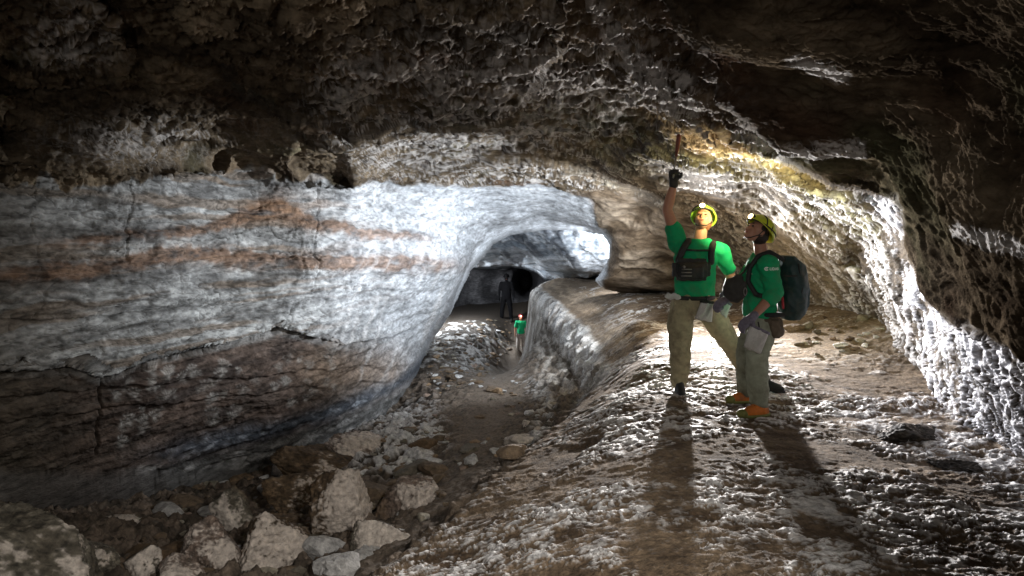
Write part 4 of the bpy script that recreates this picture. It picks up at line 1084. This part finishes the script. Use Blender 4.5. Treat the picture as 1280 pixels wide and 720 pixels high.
# ---- two distant people in the passage
def far_person(feet, head_top, Y, label, shirt_m, trouser_m, skin, lens, hair=None, legs=.13, vox=.03):
    fx, fy = feet; p0 = at(fx, fy, Y); H = (fy - head_top)/F*Y; s = H/1.82
    e = empty('person', p0, label, 'person', None)
    q = lambda x, y, z: p0 + Vector((x*s, y*s, z*s))
    bm = bmesh.new(); R, T = head(bm, q(0, -.02, 1.64), (.05, -1, 0), s=s)
    limb(bm, [q(0, 0, 1.40), q(0, 0, 1.56)], [.06*s, .055*s]); loft(bm, [(q(0,0,.95), X1*.14*s, Y1*.1*s), (q(0,0,1.4), X1*.16*s, Y1*.1*s)])
    for sx in (-1, 1):
        limb(bm, [q(sx*.19, 0, 1.42), q(sx*.26, .02, 1.15), q(sx*.27, -.06, .90)], [.06*s, .045*s, .032*s])
        hand_bm(bm, q(sx*.27, -.06, .90), (0, -.1, -1), (-sx, 0, 0), .35, s, side=sx, thick=1.3)
        limb(bm, [q(sx*.09, 0, .95), q(sx*legs*.95, -.02, .5), q(sx*legs*1.1, 0, .08)], [.08*s, .055*s, .04*s])
    remeshed('body', bm, skin, e, vox*s*.7, 1)
    face_bits(e, R, T, s)
    bm = bmesh.new(); loft(bm, [(q(0,0,.88), X1*.18*s, Y1*.13*s), (q(0,0,1.2), X1*.165*s, Y1*.12*s), (q(0,0,1.42), X1*.20*s, Y1*.12*s), (q(0,0,1.50), X1*.10*s, Y1*.07*s)])
    for sx in (-1, 1): limb(bm, [q(sx*.18, 0, 1.42), q(sx*.235, .01, 1.22)], [.08*s, .066*s])
    remeshed('shirt', bm, shirt_m, e, vox*s*.8, 2, .012, (7, 7, 7))
    bm = bmesh.new(); loft(bm, [(q(0,0,.98), X1*.17*s, Y1*.12*s), (q(0,0,.84), X1*.17*s, Y1*.13*s)])
    for sx in (-1, 1): limb(bm, [q(sx*.09, 0, .86), q(sx*legs*.95, -.02, .5), q(sx*legs*1.1, 0, .1)], [.105*s, .085*s, .07*s])
    remeshed('trousers', bm, trouser_m, e, vox*s*.8, 2, .012, (7, 7, 7))
    for sx in (-1, 1):
        bm = bmesh.new(); b = q(sx*legs*1.1, -.05, 0)
        loft(bm, [(b + Vector((0,0,.0)), X1*.05*s, Y1*.14*s), (b + Vector((0,0,.06*s)), X1*.05*s, Y1*.13*s), (b + Vector((0,.05*s,.13*s)), X1*.05*s, Y1*.06*s)]); finish('boot', bm, M_BLACK, e)
    return e, helmet(e, R, T, M_DARKP if shirt_m is M_DARKP else plain('red_helmet', (.45, .05, .04), .4), lens, s, detail=False)
fe, lampF = far_person((651, 441), 392, 25.2, 'distant person in bright green shirt and pale trousers down in the passage', M_GREEN2, M_GREYT, M_SKIN, M_LAMPRED)
se, _ = far_person((633, 402), 341, 30.4, 'dark silhouetted person standing against the back wall of the passage', M_DARKP, M_DARKP, M_DARKP, M_DARKP, legs=.16)
# ------------------------------------------------------------------ camera, lights, world
cam = bpy.data.cameras.new('camera'); co = bpy.data.objects.new('camera', cam); COL.objects.link(co)
cam.sensor_width = 36; cam.lens = 36*F/1280; cam.shift_y = -(360-HY)/1280.0
co.location = (0, 0, CZ); co.rotation_euler = (math.radians(90), 0, 0)
cam.clip_start = .05; cam.clip_end = 500
S.camera = co
def spot(name, loc, target, W, size, blend, r, color):
    l = bpy.data.lights.new(name, 'SPOT'); l.energy = W; l.spot_size = math.radians(size); l.spot_blend = blend
    l.shadow_soft_size = r; l.color = color
    o = bpy.data.objects.new(name, l); COL.objects.link(o); o.location = loc
    o.rotation_euler = (Vector(target) - Vector(loc)).to_track_quat('-Z', 'Y').to_euler()
    return o
def point(name, loc, W, r, color):
    l = bpy.data.lights.new(name, 'POINT'); l.energy = W; l.shadow_soft_size = r; l.color = color
    o = bpy.data.objects.new(name, l); COL.objects.link(o); o.location = loc; return o
spot('flash_behind_pair', (2.95, 11.2, 1.05), (1.9, 3.0, .35), 3400, 68, 1, .05, (1, .96, .93))
spot('flash_along_wall', (2.7, 10.2, 1.2), (3.5, 4.4, 1.0), 460, 44, .9, .04, (.86, .89, 1))
spot('flash_to_right_wall', (2.0, 7.25, 1.28), (3.7, 4.9, .8), 150, 66, .9, .04, (.84, .88, 1))
point('back_wall_fill', (2.6, 9.8, .9), 26, .08, (1, .80, .55))  # added warm fill for the rock behind the pair
spot('arch_fill', (2.5, 10.0, 1.15), (-1.4, 14.6, 1.2), 1400, 110, 1, .06, (.88, .94, 1))  # added behind the pair, stands in for a flash held elsewhere
spot('left_wall_fill', (2.3, 9.6, 1.3), (-2.8, 9.2, 1.6), 1350, 66, 1, .06, (.90, .95, 1))  # added to brighten the left wall
point('lamp_in_passage', (-2.9, 26, .1), 1000, .1, (.93, .97, 1))
spot('lamp_behind_nose', (3.35, 15.7, .8), (0, 19.5, .9), 560, 120, .6, .06, (.88, .94, 1))
spot('flash_down_passage', (2.25, 10.0, 1.6), (.2, 24, -3.2), 1700, 11, .8, .05, (1, .98, .95))
spot('headlamp_light', lampM, lampM + Vector((.22, .1, .9)), 26, 95, .8, .02, (1, .72, .36))
spot('headlamp_light', lampW + Vector((-.02, .0, .06)), (2.9, 8.0, 1.8), 150, 100, .8, .02, (1, .90, .42))
point('headlamp_light', lampF + Vector((0, -.1, 0)), 2, .03, (1, .6, .5))
spot('boulder_fill', (1.0, .1, 2.2), (-1.7, 5.2, -1.5), 430, 74, 1, .15, (1, .95, .88))  # added camera-side fill for the boulders and lower left
spot('pair_fill', (.7, .0, 2.0), (1.95, 6, 1.25), 95, 34, 1, .12, (1, .96, .9))  # added front fill on the two people
l = bpy.data.lights.new('camera_fill', 'AREA'); l.energy = 24; l.size = .8; l.color = (1, .96, .9)  # added soft fill beside the camera, unseen
lo = bpy.data.objects.new('camera_fill', l); COL.objects.link(lo); lo.location = (-1.6, -.6, 1.9); lo.rotation_euler = (math.radians(97), 0, math.radians(14))
w = bpy.data.worlds.new('World'); S.world = w; w.use_nodes = True
w.node_tree.nodes['Background'].inputs[0].default_value = (.6, .7, 1, 1); w.node_tree.nodes['Background'].inputs[1].default_value = .012
S.view_settings.view_transform = 'Standard'; S.view_settings.look = 'None'; S.view_settings.exposure = 0.5; S.view_settings.gamma = 1
S.cycles.max_bounces = 5; S.cycles.diffuse_bounces = 3; S.cycles.glossy_bounces = 2
S.cycles.use_denoising = True
